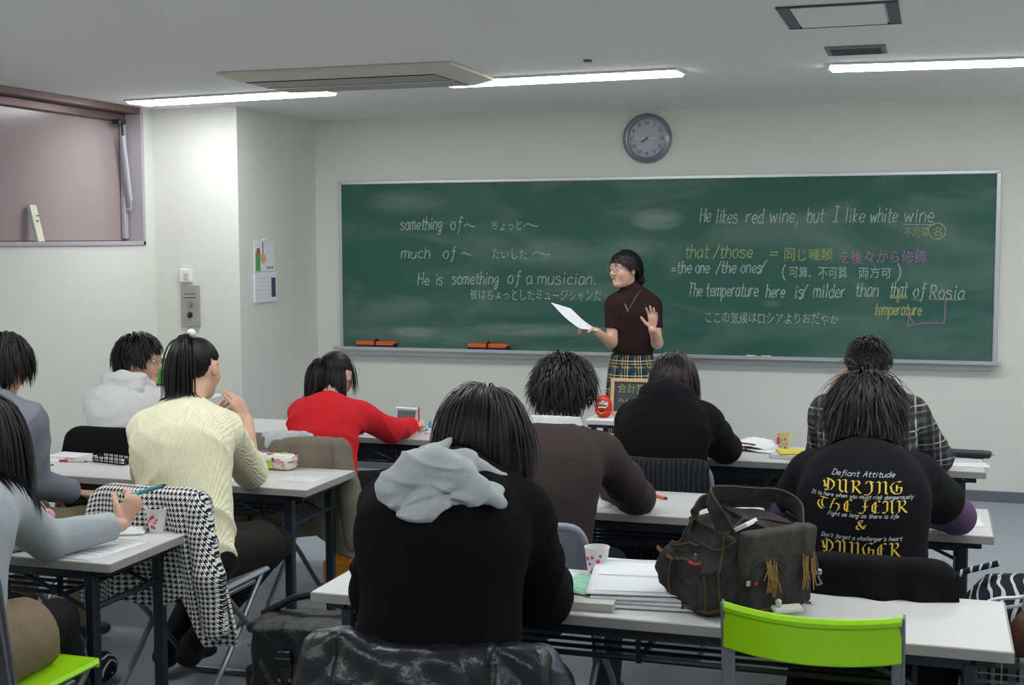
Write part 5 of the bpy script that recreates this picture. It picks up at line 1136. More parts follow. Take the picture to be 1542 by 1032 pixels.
# two straps standing in loops and folded over
def strap(path, w_, name, m, th=.006, nrmv=None):
    P = [A(*p) for p in catmull(path, 7)]; mb = MB(); vs = []; n = len(P)
    for i, p in enumerate(P):
        t = nrm(P[min(i+1, n-1)]-P[max(i-1, 0)]); s_ = A(*nrmv[0])+(A(*nrmv[1])-A(*nrmv[0]))*i/(n-1); s_ = nrm(s_-t*np.dot(s_, t)); q = np.cross(t, s_)
        vs += [p+s_*w_/2+q*th/2, p-s_*w_/2+q*th/2, p-s_*w_/2-q*th/2, p+s_*w_/2-q*th/2]
    mb.add(vs, [(i*4+k, i*4+(k+1) % 4, (i+1)*4+(k+1) % 4, (i+1)*4+k) for i in range(n-1) for k in range(4)]+[(0, 1, 2, 3), ((n-1)*4, (n-1)*4+1, (n-1)*4+2, (n-1)*4+3)])
    o = mb.build(name, m, bg, True); 
    for sg in (-1, 1):
        mb = MB(); pp = []
        for i, p in enumerate(P):
            t = nrm(P[min(i+1, n-1)]-P[max(i-1, 0)]); s_ = A(*nrmv[0])+(A(*nrmv[1])-A(*nrmv[0]))*i/(n-1); s_ = nrm(s_-t*np.dot(s_, t)); pp.append(p+sg*s_*w_*.47)
        mb.tube(pp, .0032, 5); mb.build('strap_piping', m_seam, bg, True)
strap([bl(.10, .07, .20), bl(.13, .05, .27), bl(.12, .01, .305), bl(.05, -.01, .30), bl(-.04, -.02, .285), bl(-.12, .0, .275), bl(-.145, .05, .25), bl(-.12, .09, .205)], .04, 'handle', m_denim, nrmv=((.3, -.2, .9), (.3, -.2, .9)))
strap([bl(.12, -.06, .20), bl(.135, -.03, .25), bl(.10, -.04, .275), bl(.02, -.05, .268), bl(-.06, -.05, .262), bl(-.12, -.04, .25), bl(-.13, -.06, .19)], .036, 'handle', m_denim, nrmv=((.2, .1, .95), (.2, .1, .95)))
strap([bl(-.13, .02, .235), bl(-.165, .05, .20), bl(-.175, .07, .14), bl(-.172, .09, .09)], .022, 'side_strap', m_denimb, nrmv=((0.7, -.7, 0), (.7, -.7, 0)))
MB().box(bl(-.173, .095, .085), (.026, .014, .016), .004).tube([bl(-.172, .1, .075), bl(-.176, .11, .055), bl(-.168, .10, .05), bl(-.164, .095, .07)], .003, 6).build('buckle', m_silver, bg, True)
def pipe(pts, name='seam_piping', r=.0035, m=None, off=.002):
    P = []
    for p in catmull(pts, 8):
        p = A(*p); d = float(f(p[None].astype(F))[0]); e = .003; g = A(*[float(f((p+v*e)[None].astype(F))[0])-d for v in np.eye(3)]); P.append(p-nrm(g)*(d-off))
    MB().tube(P, r, 6).build(name, m or m_seam, bg, True)
pipe([bl(.15, .10, .01), bl(.16, .10, .09), bl(.145, .09, .16), bl(.11, .07, .21)]); pipe([bl(.17, -.10, .01), bl(.17, -.09, .09), bl(.15, -.08, .17), bl(.11, -.05, .22)])
pipe([bl(.19, -.07, .02), bl(.195, -.05, .13), bl(.19, .0, .15), bl(.195, .07, .13), bl(.19, .08, .02)], off=.001); pipe([bl(.2, -.08, .012), bl(.2, 0, .008), bl(.19, .1, .012), bl(.1, .16, .012), bl(-.1, .16, .012)])
pipe([bl(.175, -.08, .18), bl(.17, 0, .185), bl(.15, .08, .18), bl(.10, .10, .20)], r=.003); pipe([bl(.14, .09, .215), bl(.02, .06, .25), bl(-.11, .08, .22)], r=.003)
pipe([bl(.1, .15, .13), bl(.03, .16, .17), bl(-.02, .16, .10)], r=.0018)
MB().box(bl(.178, .03, .155), (.008, .008, .018), .003).build('snap_hook', m_silver, bg)
MB().tube([bl(.19, .02, .14), bl(.185, .035, .137), bl(.175, .05, .14)], .004, 6).build('zip_pull', m_red2, bg, True)
MB().box(bl(.082, .135, .098), (.036, .006, .014), .002, BR).build('label_patch', mat('cream_label', (196, 170, 140), .7), bg); MB().box(bl(.075, .141, .098), (.013, .006, .012), .002, BR).build('red_mark', m_red2, bg)
rs = np.random.RandomState(5)
for (cx_, ) in ((.03,), (-.095,)):
    mb = MB()
    for k in range(14):
        x = cx_+rs.uniform(-.02, .02); z0 = rs.uniform(.135, .155); L_ = rs.uniform(.05, .085); mb.tube([bl(x, .146, z0), bl(x+rs.uniform(-.006, .006), .152, z0-L_*.5), bl(x+rs.uniform(-.012, .012), .147+rs.uniform(0, .01), z0-L_)], .0018, 4)
    mb.build('frayed_tassel', m_thread, bg, True)
mb = MB()
for k in range(14): mb.tube([bl(.085+rs.uniform(-.02, .02), .105, .20+rs.uniform(-.01, .012)), bl(.07+rs.uniform(-.03, .03), .118, .19+rs.uniform(-.01, .012))], .0025, 4)
mb.build('frayed_patch', mat('orange_fray', (190, 130, 84), .8), bg, True)
MB().box(bl(.055, .058, .222), (.075, .07, .012), .002, BR @ rotm(rx=.5, rz=.5)).build('paper_inside', m_paper, bg)
MB().box(bl(.0, .175, .03), (.08, .03, .012), .004, BR @ rotm(rx=-.35, rz=-.3)).box(bl(.02, .165, .045), (.016, .016, .02), .005, BR).build('plastic_tag', mat('translucent_tag', (200, 205, 190), .3), bg)
strap([bl(.17, -.12, .135), bl(.185, -.12, .15), bl(.19, -.08, .14), bl(.19, -.05, .135)], .006, 'pocket_rim', m_thread, nrmv=((0, 0, 1), (0, 0, 1)))
# ---------------------------------------------------------------- black leather bag on the floor
m_leather = mat('black_leather', (26, 28, 32), .38, .5, bump=1.0, bscale=90)
lb = thing('leather_bag', 'black leather satchel with brass fittings on the floor beside the left table end', 'bag', (2.16, -4.93, 0))
LR = rotm(rz=R(-6), ry=R(-6)); LC = A(2.20, -4.93, .235)
def ll(x, y, z): return LC+LR@A(x, y, z)
f2 = union([rbox(LC-A(0, 0, .01), (.235, .11, .215), .09, LR), rbox(ll(-.03, -.10, -.02), (.16, .03, .13), .03, LR), rbox(ll(-.235, 0, -.05), (.03, .075, .12), .03, LR)], .02); f2 = wrinkle(f2, .026, 17, 9); f2 = cut(f2, plane((0, 0, .004), (0, 0, -1)))
sdf_obj('bag_body', f2, LC+A(-.36, -.25, -.25), LC+A(.36, .25, .32), .006, m_leather, lb)
sdf_obj('flap', wrinkle(union([rbox(ll(0, -.02, .20), (.20, .095, .022), .02, LR), rbox(ll(.02, -.122, .09), (.18, .016, .12), .014, LR)], .03), .014, 20, 4), LC+A(-.36, -.25, -.1), LC+A(.36, .25, .32), .0055, m_leather, lb)
MB().tube([ll(-.22, .03, .21), ll(-.1, .05, .26), ll(.05, .05, .285), ll(.2, .03, .25)], .013, 8).build('handle', m_leather, lb, True)
MB().box(ll(-.03, -.145, .09), (.05, .012, .10), .004, LR).build('closing_strap', m_leather, lb); MB().box(ll(-.03, -.153, .105), (.06, .008, .03), .003, LR).build('strap_keeper', m_blk, lb)
for (x, z) in ((-.05, .05), (-.01, .05), (-.03, .03), (-.15, .16), (-.08, .03)): MB().lathe([(0, -.003), (.006, -.002), (.006, 0)], ll(x, -.158, z), 10, rotm(rx=PI/2) @ np.eye(3)).build('stud', m_brass, lb)
MB().tube([ll(-.17, -.13, .05), ll(-.175, -.135, .02), ll(-.15, -.14, -.03)], .003, 6).build('zip_pull', m_brass, lb, True)
MB().tube([ll(-.02, -.16, .03), ll(-.025, -.165, -.05), ll(-.03, -.165, -.14)], .005, 6).build('brown_cord', m_seam, lb, True)
# ---------------------------------------------------------------- pile at the right edge: chair, striped bag, brown jacket, plaid cloth
ch = copy_tree(GREY); ch.location = (4.50, -4.78, 0); ch.rotation_euler.z = R(4); ch['label'] = 'chair at right edge under the striped bag and brown jacket'
m_stripe = mat('striped_knit', (24, 26, 32), .8, .25, bump=.4); h = NT(m_stripe); tc = h.n('ShaderNodeTexCoord'); wv = h.n('ShaderNodeTexWave'); wv.inputs['Scale'].default_value = 11; wv.inputs['Distortion'].default_value = 6; wv.inputs['Detail'].default_value = 1; wv.inputs['Detail Scale'].default_value = 1.2; h.l(tc.outputs['Object'], wv.inputs['Vector'])
h.l(h.mix(h.math('GREATER_THAN', wv.outputs['Fac'], .84), lin((24, 28, 38)), lin((190, 194, 196))), h.b.inputs['Base Color'])
sb = thing('striped_bag', 'black bag with curved white stripes lying beside the right table ends', 'bag', (4.36, -4.86, .456))
f3 = union([ell((4.30, -4.86, .60), (.16, .13, .13)), ell((4.42, -4.88, .63), (.15, .13, .13)), ell((4.22, -4.83, .54), (.10, .10, .09)), rbox((4.36, -4.86, .52), (.2, .13, .065), .05)], .04)
sdf_obj('bag_body', wrinkle(f3, .018, 17, 6), (4.05, -5.1, .4), (4.68, -4.6, .85), .006, m_stripe, sb)
for off in (0, .022): MB().tube(catmull([(4.17+off, -4.975, .60), (4.22+off, -4.995, .68-off), (4.30, -5.0, .70-off), (4.36-off, -5.0, .72-off), (4.385-off, -5.01, .66), (4.35-off, -5.01, .56)], 6), .0055, 6).build('white_trim', m_paper, sb, True)
MB().tube([(4.10, -4.93, .71), (4.16, -4.9, .735), (4.25, -4.88, .76)], .009, 8).build('patterned_strap', m_stripe, sb, True)
bj = thing('brown_jacket', 'brown leather jacket bundled below the striped bag at the right edge', 'jacket', (4.42, -5.03, .456))
sdf_obj('bundle', wrinkle(union([ell((4.36, -5.06, .60), (.10, .07, .10)), ell((4.44, -5.06, .55), (.12, .08, .10)), rbox((4.40, -5.05, .50), (.12, .07, .05), .03)], .03), .014, 20, 3), (4.15, -5.2, .4), (4.62, -4.9, .78), .006, mat('brown_leather', (96, 62, 46), .5, .4, bump=.8, bscale=80), bj)
ps_ = thing('plaid_cloth', 'dark plaid cloth hanging under right end of the nearest table', 'cloth', (4.30, -5.12, .3))
pl2 = plaid('dark_navy_plaid', (26, 28, 38), [((150, 150, 150), .1, .01, .6), ((90, 90, 100), .5, .02, .6), ((170, 170, 160), .75, .004, .7)], .07)
sdf_obj('cloth', wrinkle(rbox((4.29, -5.13, .36), (.15, .02, .22), .02), .02, 20, 7, (2, 1, .3)), (4.05, -5.25, .1), (4.52, -5.0, .66), .007, pl2, ps_)
sdf_obj('pink_tag', rbox((4.335, -5.155, .62), (.016, .008, .03), .006), (4.28, -5.2, .55), (4.4, -5.1, .7), .004, mat('magenta_cloth', (210, 30, 120), .6), ps_)
# ---------------------------------------------------------------- small things on the tables
ZT = .7005
m_cup = mat('white_paper_cup', (226, 226, 222), .5, .4); m_cupy = mat('yellow_paper_cup', (226, 212, 160), .5, .4); m_pinkp = mat('pink_print', (220, 70, 110), .6); m_bluep = mat('blue_print', (90, 100, 180), .6); m_yelp = mat('yellow_print_dot', (230, 200, 90), .6); m_grnp = mat('green_print', (70, 150, 90), .6)
def cup(x, y, lab, m, r0=.025, r1=.035, h_=.078, dots=(), sz=.006):
    t = thing('paper_cup', lab, 'cup', (x, y, ZT), 0, 'paper cups')
    MB().lathe([(0, .004), (r0-.002, .004), (r0, 0), (r1, h_), (r1+.0015, h_), (r1+.0015, h_+.003), (r1-.001, h_+.003), (r1-.002, h_), (r0-.002, .006), (0, .006)], (x, y, ZT), 28).build('cup_body', m, t, True)
    for k, (a, z, mm) in enumerate(dots):
        a = R(a); r_ = r0+(r1-r0)*z/h_+.0008; c = (x+r_*math.cos(a), y+r_*math.sin(a), ZT+z); rt_ = rotm(rz=a) @ rotm(ry=PI/2)
        prof = [(.003, 0), (.006*sz/.006, 0), (.006*sz/.006, .0008), (.003, .0008)] if k % 2 else [(0, 0), (.0045*sz/.006, 0), (.0045*sz/.006, .0008), (0, .0008)]
        MB().lathe(prof, c, 10, rt_).build('printed_dot', mm, t)
P_, B_, Y_, G_ = m_pinkp, m_bluep, m_yelp, m_grnp
cup(3.160, -5.10, 'white paper cup with pink rings beside the paper stack', m_cup, dots=((-100, .055, P_), (-70, .045, P_), (-120, .035, B_), (-80, .03, P_), (-60, .06, B_), (-95, .018, B_), (-65, .022, P_), (-130, .05, P_), (-110, .012, P_)))
cup(3.428, -2.70, 'cream yellow paper cup with coloured dots on the front right table', m_cupy, dots=((-100, .05, G_), (-75, .055, P_), (-60, .03, B_), (-90, .03, Y_), (-115, .02, G_), (-70, .015, P_)), sz=.005)
MB().box((3.405, -2.728, .745), (.012, .01, .034), .003, rotm(rz=.5)).build('logo_patch', m_pinkp, [o for o in C.objects if o.get('label', '').startswith('cream yellow')][0])
cup(1.640, -4.985, 'white paper cup with pink hearts on the near left table corner', m_cup, dots=((-110, .04, P_), (-95, .05, P_), (-70, .035, P_), (-80, .055, P_), (-60, .045, P_), (-90, .022, P_), (-75, .018, P_)), sz=.006)
def sheet(x, y, w_, d, rz, lab, name='paper_sheet', m=None, z=ZT, th=.0012, curl=.0, lines=0, cat_='paper', parent=None, lm=None, wob=.0):
    t = thing(name, lab, cat_, (x, y, z)) if parent is None else parent
    n = 9; c_, s_ = math.cos(rz), math.sin(rz); V = []; Fc = []
    for L in (0, 1):
        for i in range(n):
            for j in range(n):
                u = i/(n-1)-.5; v = j/(n-1)-.5; zz = z+curl*(u*2)**2*(.5+v)+wob*(.5+.5*math.sin(u*7+v*5+x*9))*(.3+abs(u+v)) + (th if L else 0); V.append((x+c_*u*w_-s_*v*d, y+s_*u*w_+c_*v*d, zz))
    for i in range(n-1):
        for j in range(n-1): a = i*n+j; Fc.append((a, a+1, a+n+1, a+n)); b = a+n*n; Fc.append((b, b+n, b+n+1, b+1))
    for a, b in [(i, i+1) for i in range(n-1)]+[((n-1)*n+i, (n-1)*n+i+1) for i in range(n-1)]+[(i*n, (i+1)*n) for i in range(n-1)]+[(i*n+n-1, (i+1)*n+n-1) for i in range(n-1)]: Fc.append((a, b, b+n*n, a+n*n))
    mesh_obj('sheet', V, Fc, m or m_paper, t, True)
    if lines:
        mb = MB(); mb.raw = True
        for k in range(lines):
            v = .42-k*.84/max(1, lines-1)
            L0 = -.43; L1 = .43 if k % 4 != 3 else .1
            q = [(x+c_*u*w_-s_*vv*d, y+s_*u*w_+c_*vv*d, z+th+.0006+curl*(u*2)**2*(.5+vv)+wob*(.5+.5*math.sin(u*7+vv*5+x*9))*(.3+abs(u+vv))) for u, vv in ((L0, v-.006), (L1, v-.006), (L1, v+.006), (L0, v+.006))]
            mb.add(q, [(0, 1, 2, 3)])
        mb.build('printed_lines', lm or mat('grey_print', (170, 172, 178), .8), t)
    return t
def block(x, y, w_, d, h_, rz, lab, name, cat_, cover, pages, z=ZT):
    t = thing(name, lab, cat_, (x, y, z), rz); rot_ = rotm(rz=rz)
    MB().box((x, y, z+h_/2), (w_-.004, d-.004, h_-.003), 0, rot_).build('page_block', pages, t); MB().box((x, y, z+h_-.001), (w_, d, .002), 0, rot_).box((x, y, z+.001), (w_, d, .002), 0, rot_).box(tuple(A(x, y, z+h_/2)+rot_@A(-w_/2, 0, 0)), (.003, d, h_), 0, rot_).build('cover', cover, t)
    return t
def pen(p, q, lab, m, r_=.0045, cap=None, cat_='pen', name='pen'):
    p = A(*p); q = A(*q); t = thing(name, lab, cat_, tuple((p+q)/2)); d = nrm(q-p)
    MB().tube([p, q-d*.012], r_, 8).build('barrel', m, t, True); MB().tube([q-d*.012, q], [r_*.9, r_*.25], 8).build('tip', m_blk, t, True)
    if cap is not None: MB().tube([p-d*.001, p+d*.04], r_*1.18, 8).build('cap', cap, t, True)
    MB().box(tuple(p+d*.022+A(0, 0, r_)), (.004, .004, .003), .001).build('clip', m_silver, t)
def ppen(x, y, rz, L_, lab, m, cap=None, z=ZT, r_=.0045): d = A(math.cos(rz), math.sin(rz), 0)*L_/2; pen(A(x, y, z+r_)-d, A(x, y, z+r_)+d, lab, m, r_, cap)
m_pink = mat('pink_plastic', (214, 120, 150), .4); m_orange = mat('orange_plastic', (236, 96, 44), .4); m_redp = mat('red_plastic', (190, 40, 50), .4); m_teal = mat('teal_plastic', (30, 130, 140), .35); m_clear = mat('clear_plastic', (205, 205, 205), .2); m_bluepl = mat('blue_plastic', (60, 90, 190), .4)
# nearest right table: paper stack, book, green leaflet
for k, (dx, dy, rz, lab) in enumerate(((.0, -.01, .10, 'lowest paper of the stack beside the denim bag'), (.008, .0, .06, 'middle paper of the stack beside the denim bag'), (.004, .004, .13, 'second paper from the top of the stack by the bag'))):
    sheet(3.345+dx, -5.235+dy, .30, .36, rz, lab, z=ZT+.003+k*.009, th=.006, curl=.004)
sheet(3.325, -5.215, .295, .38, .16, 'top printed white paper of the stack beside the denim bag', z=ZT+.033, curl=.006, lines=3)
bk_ = block(3.19, -5.40, .20, .15, .022, .03, 'grey paperback book next to the man in black coat', 'paperback_book', 'book', mat('book_grey', (196, 198, 192), .6), mat('page_grey', (200, 198, 188), .8))
sheet(3.175, -5.315, .13, .17, -.35, 'pale green leaflet lying on the grey paperback', name='green_leaflet', m=mat('green_leaflet_print', (158, 208, 178), .7, noise=.15, nscale=30), z=ZT+.026, curl=.003, lines=6, lm=mat('leaflet_lines', (110, 180, 145), .8))
sheet(3.085, -5.22, .2, .22, -.5, 'white paper partly under the green leaflet', z=ZT+.002, wob=.004)
ppen(3.04, -5.17, -.3, .06, 'short green marker at the elbow of the man in black', mat('green_marker', (40, 150, 100), .4))
# middle right table
ppen(3.10, -3.945, -.75, .13, 'clear pen with orange grip alone on the middle right table', m_orange, m_clear, r_=.006)
sheet(4.13, -4.02, .2, .24, .1, 'white paper by the right elbow of the lettered T-shirt', wob=.002)
sheet(3.80, -4.05, .22, .28, 0, 'white notebook page in front of the lettered T-shirt', lines=7)
sheet(2.86, -4.05, .21, .28, .1, 'white page in front of the brown sweater', lines=7)
# front right table
for k in range(3): block(2.64+.004*k, -2.78-.003*k, .22, .19, .012, .02*k, ('lowest', 'middle', 'topmost')[k]+' booklet of the white pile on the front right table', 'booklet', 'booklet', mat('booklet_%d' % k, ((214, 214, 220), (206, 222, 214), (226, 230, 232))[k], .7), m_paper, ZT+.013*k)
sheet(3.25, -2.66, .26, .24, .3, 'crumpled white handout behind the two pens, front right table', wob=.028); sheet(3.31, -2.71, .24, .2, -.3, 'flatter white handout beside the cream yellow cup', wob=.010, z=ZT+.003)
ppen(3.215, -2.80, -.35, .14, 'pink pen lying in front of the crumpled handout', m_pink, z=ZT+.012); ppen(3.275, -2.76, -.5, .09, 'short dark red pen on the crumpled handout', m_redp, z=ZT+.025)
block(3.485, -2.90, .17, .12, .016, -.05, 'white paperback book under the yellow booklet', 'paperback_book', 'book', mat('book_white', (214, 210, 204), .6), m_paper)
block(3.505, -2.865, .17, .13, .005, .12, 'yellow booklet lying on the white paperback book', 'booklet', 'booklet', mat('yellow_cover', (226, 206, 60), .5, noise=.15, nscale=40), m_paper, ZT+.017)
sheet(4.20, -2.88, .19, .11, .15, 'small white paper before the black pencil case', lines=4)
sheet(3.84, -2.75, .22, .28, 0, 'white page in front of the plaid shirt', lines=7); sheet(3.02, -2.72, .22, .26, 0, 'white page in front of the black hooded sweater', lines=7)
def zipcase(lab, c, hx, m, m2, rz=0., name='pencil_case', rad=.016, wr_=.002, seed=1, extra=None):
    t = thing(name, lab, 'pencil case', (c[0], c[1], ZT)); Rz = rotm(rz=rz); cc = A(c[0], c[1], ZT+hx[2])
    sdf_obj('case_body', wrinkle(rbox(cc, hx, min(rad, min(hx)*.98), Rz), wr_, 30, seed), cc-max(hx)-.03, cc+max(hx)+.03, .004, m, t)
    n = 24; pth = []
    for k in range(n): a = 2*PI*k/n; q = A(np.sign(math.cos(a))*abs(math.cos(a))**.45*(hx[0]+.0005), np.sign(math.sin(a))*abs(math.sin(a))**.45*(hx[1]+.0005), hx[2]*.15); pth.append(cc+Rz@q)
    MB().tube(pth, .0025, 5, closed=True).build('zipper', m2, t, True)
    MB().box(tuple(cc+Rz@A(hx[0]+.004, 0, .0)), (.02, .006, .004), .001, Rz).build('zip_pull', m_silver, t)
    return t
m_blackcase = mat('black_case_fabric', (44, 46, 54), .6, .4, bump=.3)
zipcase('flat black zipped pencil case at right end of front table', (4.215, -2.66), (.10, .042, .014), m_blackcase, m_blk, -.1)
# front left table: pink case, dictionary
m_pinkc = mat('pink_vinyl_case', (216, 150, 168), .35, .5, noise=.3, nscale=50)
zipcase('pink patterned pencil case beside the red sweater', (1.30, -2.53), (.085, .035, .028), m_pinkc, m_pinkp, -.1, rad=.022, wr_=.004)
dc = thing('electronic_dictionary', 'open silver electronic dictionary with grey screen on front left table', 'dictionary', (1.52, -2.56, ZT))
m_sil = mat('silver_plastic', (204, 208, 212), .35, .5, .2); Rd = rotm(rz=R(-8)); RdS = Rd @ rotm(rx=R(-14))
MB().box((1.52, -2.595, ZT+.007), (.135, .085, .013), .004, Rd).build('keyboard_half', m_sil, dc); MB().box((1.527, -2.545, ZT+.058), (.135, .010, .095), .004, RdS).build('screen_half', m_sil, dc)
MB().box((1.526, -2.551, ZT+.060), (.104, .004, .066), .001, RdS).build('screen', mat('grey_lcd', (108, 108, 110), .3), dc)
for r_k in range(3):
    for k in range(8): MB().box(tuple(A(1.52, -2.595, ZT+.0145)+Rd@A(-.05+k*.0143, -.02+r_k*.018, 0)), (.010, .011, .003), .001, Rd).build('key', m_lgrey, dc)
MB().tube([(1.60, -2.60, ZT+.006), (1.63, -2.57, ZT+.02), (1.66, -2.60, ZT+.004), (1.64, -2.66, ZT+.004)], .0025, 5).build('cable', m_blk, dc, True)
sheet(1.50, -2.72, .2, .2, .05, 'white page under the writing hand of the red sweater', lines=6)
tb = thing('blue_clip', 'small light blue clip beside the electronic dictionary', 'clip', (1.635, -2.50, ZT)); MB().box((1.635, -2.50, ZT+.011), (.022, .012, .022), .004).build('clip_body', mat('light_blue_plastic', (90, 170, 220), .4), tb); MB().box((1.635, -2.50, ZT+.027), (.008, .008, .014), .002).build('clip_lever', m_bluepl, tb)
er = thing('eraser', 'small white eraser on the front left table corner', 'eraser', (1.70, -2.70, ZT)); MB().box((1.70, -2.70, ZT+.005), (.034, .016, .010), .003, rotm(rz=.3)).build('eraser_block', mat('eraser_white', (226, 206, 200), .7), er); MB().box((1.708, -2.697, ZT+.0052), (.018, .0168, .0108), .001, rotm(rz=.3)).build('paper_sleeve', m_paper, er)
hd = J = None
pen((1.668, -2.735, .835), (1.655, -2.70, .703), 'pink pencil held upright by the person in red', m_pinkp, .0045, cat_='pencil', name='pencil')
# middle left table
pc = zipcase('polka dot vinyl pencil case with bow on the middle left table', (1.445, -3.80), (.098, .042, .033), mat('white_vinyl', (226, 226, 212), .3, .5), mat('purple_zip', (110, 60, 110), .5), -.12, rad=.026, wr_=.004)
Rz_ = rotm(rz=-.12); CC = A(1.445, -3.80, ZT+.033)
m_purp = mat('purple_dot', (120, 92, 140), .5); m_limed = mat('lime_dot', (182, 206, 80), .5); m_pkd = mat('pink_dot', (222, 150, 170), .5)
for (x, z, r_, mm) in ((-.07, .005, .014, m_limed), (-.035, -.012, .016, m_purp), (.005, -.010, .018, m_limed), (.045, .008, .014, m_pkd), (-.09, -.015, .01, m_purp), (.07, -.01, .010, m_pkd), (.02, .018, .008, m_purp)): MB().lathe([(0, 0), (r_, 0), (r_, .002), (0, .002)], tuple(CC+Rz_@A(x, -.0425, z*.8)), 18, rotm(rz=-.12) @ rotm(rx=PI/2)).build('polka_dot', mm, pc)
for (x, y, r_, mm) in ((-.06, .01, .018, m_purp), (-.01, -.015, .016, m_orange), (.04, .012, .014, m_limed)): MB().lathe([(0, 0), (r_, 0), (r_, .002), (0, .002)], tuple(CC+Rz_@A(x, y, .0325)), 18).build('polka_dot', mm, pc)
MB().tube([CC+A(.09, -.02, .02), CC+A(.115, -.02, .035), CC+A(.118, -.025, .012), CC+A(.10, -.03, .008)], .0025, 6, closed=True).tube([CC+A(.10, -.03, .01), CC+A(.125, -.04, -.005)], .0025, 6).build('bow', m_pkd, pc, True)
sheet(1.665, -3.985, .15, .13, .0, 'small printed card near right end of middle left table', lines=6)
sheet(1.33, -4.06, .2, .2, .1, 'white page at the elbow of the cream sweater', lines=6)
zipcase('dark grey pencil case at far left of the middle table', (.215, -3.80), (.095, .038, .02), m_blackcase, m_blk, .02)
block(.44, -3.81, .16, .12, .014, -.03, 'white notebook beside the dark grey pencil case', 'notebook', 'notebook', m_paper, m_paper)
sheet(.30, -3.93, .28, .3, -.12, 'large white handout under the orange pens, middle left table', lines=8)
ppen(.55, -3.885, .05, .15, 'white pen with orange grip near the tin box', m_clear, m_orange); ppen(.53, -3.905, .12, .13, 'white pen with red grip just below the orange one', m_clear, m_redp); ppen(.445, -4.04, .5, .14, 'pink and white pen lying on the large handout', m_clear, m_redp)
tn = thing('tin_pencil_box', 'open black and white tin box of pens beside the cream sweater', 'box', (.70, -3.86, ZT)); Rt = rotm(rz=-.25); m_tin = plaid('black_white_tin', (228, 228, 226), [((40, 40, 46), .1, .010, 1.), ((40, 40, 46), .6, .006, .8)], .03)
MB().box((.70, -3.86, ZT+.003), (.19, .07, .006), .001, Rt).build('box_floor', m_tin, tn)
for (x, y, w_, d) in ((0, .035, .19, .003), (0, -.035, .19, .003), (.095, 0, .003, .07), (-.095, 0, .003, .07)): MB().box(tuple(A(.70, -3.86, ZT+.013)+Rt@A(x, y, 0)), (w_, d, .026), 0, Rt).build('box_side', m_tin, tn)
ppen(.70, -3.85, -.2, .15, 'pink pencil inside the tin box', m_pink, z=ZT+.007); ppen(.71, -3.87, -.3, .14, 'black pencil inside the tin box', m_blk, z=ZT+.007)
# near left table
pp_ = zipcase('open pink pencil pouch on the near left table', (1.17, -5.03), (.10, .045, .032), m_pinkc, m_pinkp, -.25, rad=.026, wr_=.005)
sdf_obj('pouch_lining', rbox((1.165, -5.03, ZT+.056), (.075, .028, .012), .011, rotm(rz=-.25)), (1.0, -5.15, ZT), (1.3, -4.9, ZT+.1), .004, mat('rose_lining', (206, 100, 150), .5), pp_)
sheet(1.36, -5.12, .21, .29, .15, 'white page under the grey sleeve, near left table'); sheet(1.585, -5.24, .20, .28, -.12, 'white page right of the grey sleeve on the near left table', lines=8)
ppen(1.40, -5.01, -.15, .14, 'lilac pen behind the grey sleeve', mat('lilac_plastic', (186, 140, 180), .4)); ppen(1.26, -5.07, .1, .13, 'pink pen next to the open pouch', m_pink); ppen(1.455, -4.985, -.2, .07, 'short dark blue pen behind the lilac pen', m_bluepl)
pk = thing('tissue_packet', 'white square packet beside the cup on the near left table', 'packet', (1.575, -5.02, ZT)); MB().box((1.575, -5.03, ZT+.006), (.085, .07, .011), .004, rotm(rz=.45)).build('packet_body', m_paper, pk); MB().box((1.572, -5.033, ZT+.0135), (.08, .045, .005), .002, rotm(rz=.45, rx=.1)).build('packet_flap', m_cup, pk)
pen((1.628, -5.135, .845), (1.735, -5.07, .878), 'teal pen held in the raised hand of the grey sweater girl', m_teal, .0065, mat('teal_cap', (70, 170, 180), .35))
# ---------------------------------------------------------------- teacher's table: daruma and slate
dm = thing('daruma_doll', 'round red daruma doll with white face on the teacher table', 'doll', (2.335, -1.66, .671))
m_dred = mat('daruma_red', (205, 32, 28), .4, .5); m_dface = mat('daruma_face', (228, 196, 172), .5); DC = A(2.335, -1.66, .671)
sdf_obj('doll_body', union([ell(DC+A(0, 0, .040), (.048, .045, .042)), ell(DC+A(0, 0, .078), (.044, .041, .045))], .02), DC-.08, DC+.15, .0035, m_dred, dm)
sdf_obj('face', ell(DC+A(.004, -.030, .074), (.029, .0145, .026)), DC-.08, DC+.15, .003, m_dface, dm)
for x in (-.012, .02):
    V, Q = ball(tuple(DC+A(x, -.0435, .083)), .0075, 8); mesh_obj('eye', V, Q, m_paper, dm, True)
    MB().tube([DC+A(x-.009, -.046, .092), DC+A(x, -.049, .096), DC+A(x+.008, -.046, .093)], .0022, 6).build('eyebrow', m_blk, dm, True)
MB().tube([DC+A(-.017, -.044, .068), DC+A(.004, -.049, .072), DC+A(.026, -.044, .068)], .0028, 6).build('moustache', m_blk, dm, True)
MB().tube([DC+A(-.017, -.045, .060), DC+A(.004, -.0475, .062), DC+A(.025, -.045, .060)], .0045, 6).build('white_beard', m_paper, dm, True)
MB().tube([DC+A(-.022, -.046, .04), DC+A(0, -.0515, .027), DC+A(.024, -.046, .04)], .003, 6).build('gold_line', m_yelp, dm, True)
for k in range(3): MB().box(tuple(DC+A(-.010+k*.012, -.050, .040)), (.007, .003, .010), .001).build('painted_mark', mat('dark_red', (120, 16, 18), .5), dm)
sl = thing('slate_board', 'small wood-framed blackboard with chalk writing on the teacher table', 'slate', (2.47, -1.56, .671)); m_wood = mat('pale_wood', (214, 180, 134), .6, .3, noise=.1, nscale=30)
SRt = rotm(rx=R(-9)); so_ = A(2.485, -1.535, .774)
def sp_(x, z, y=0.): return tuple(so_+SRt@A(x, y, z))
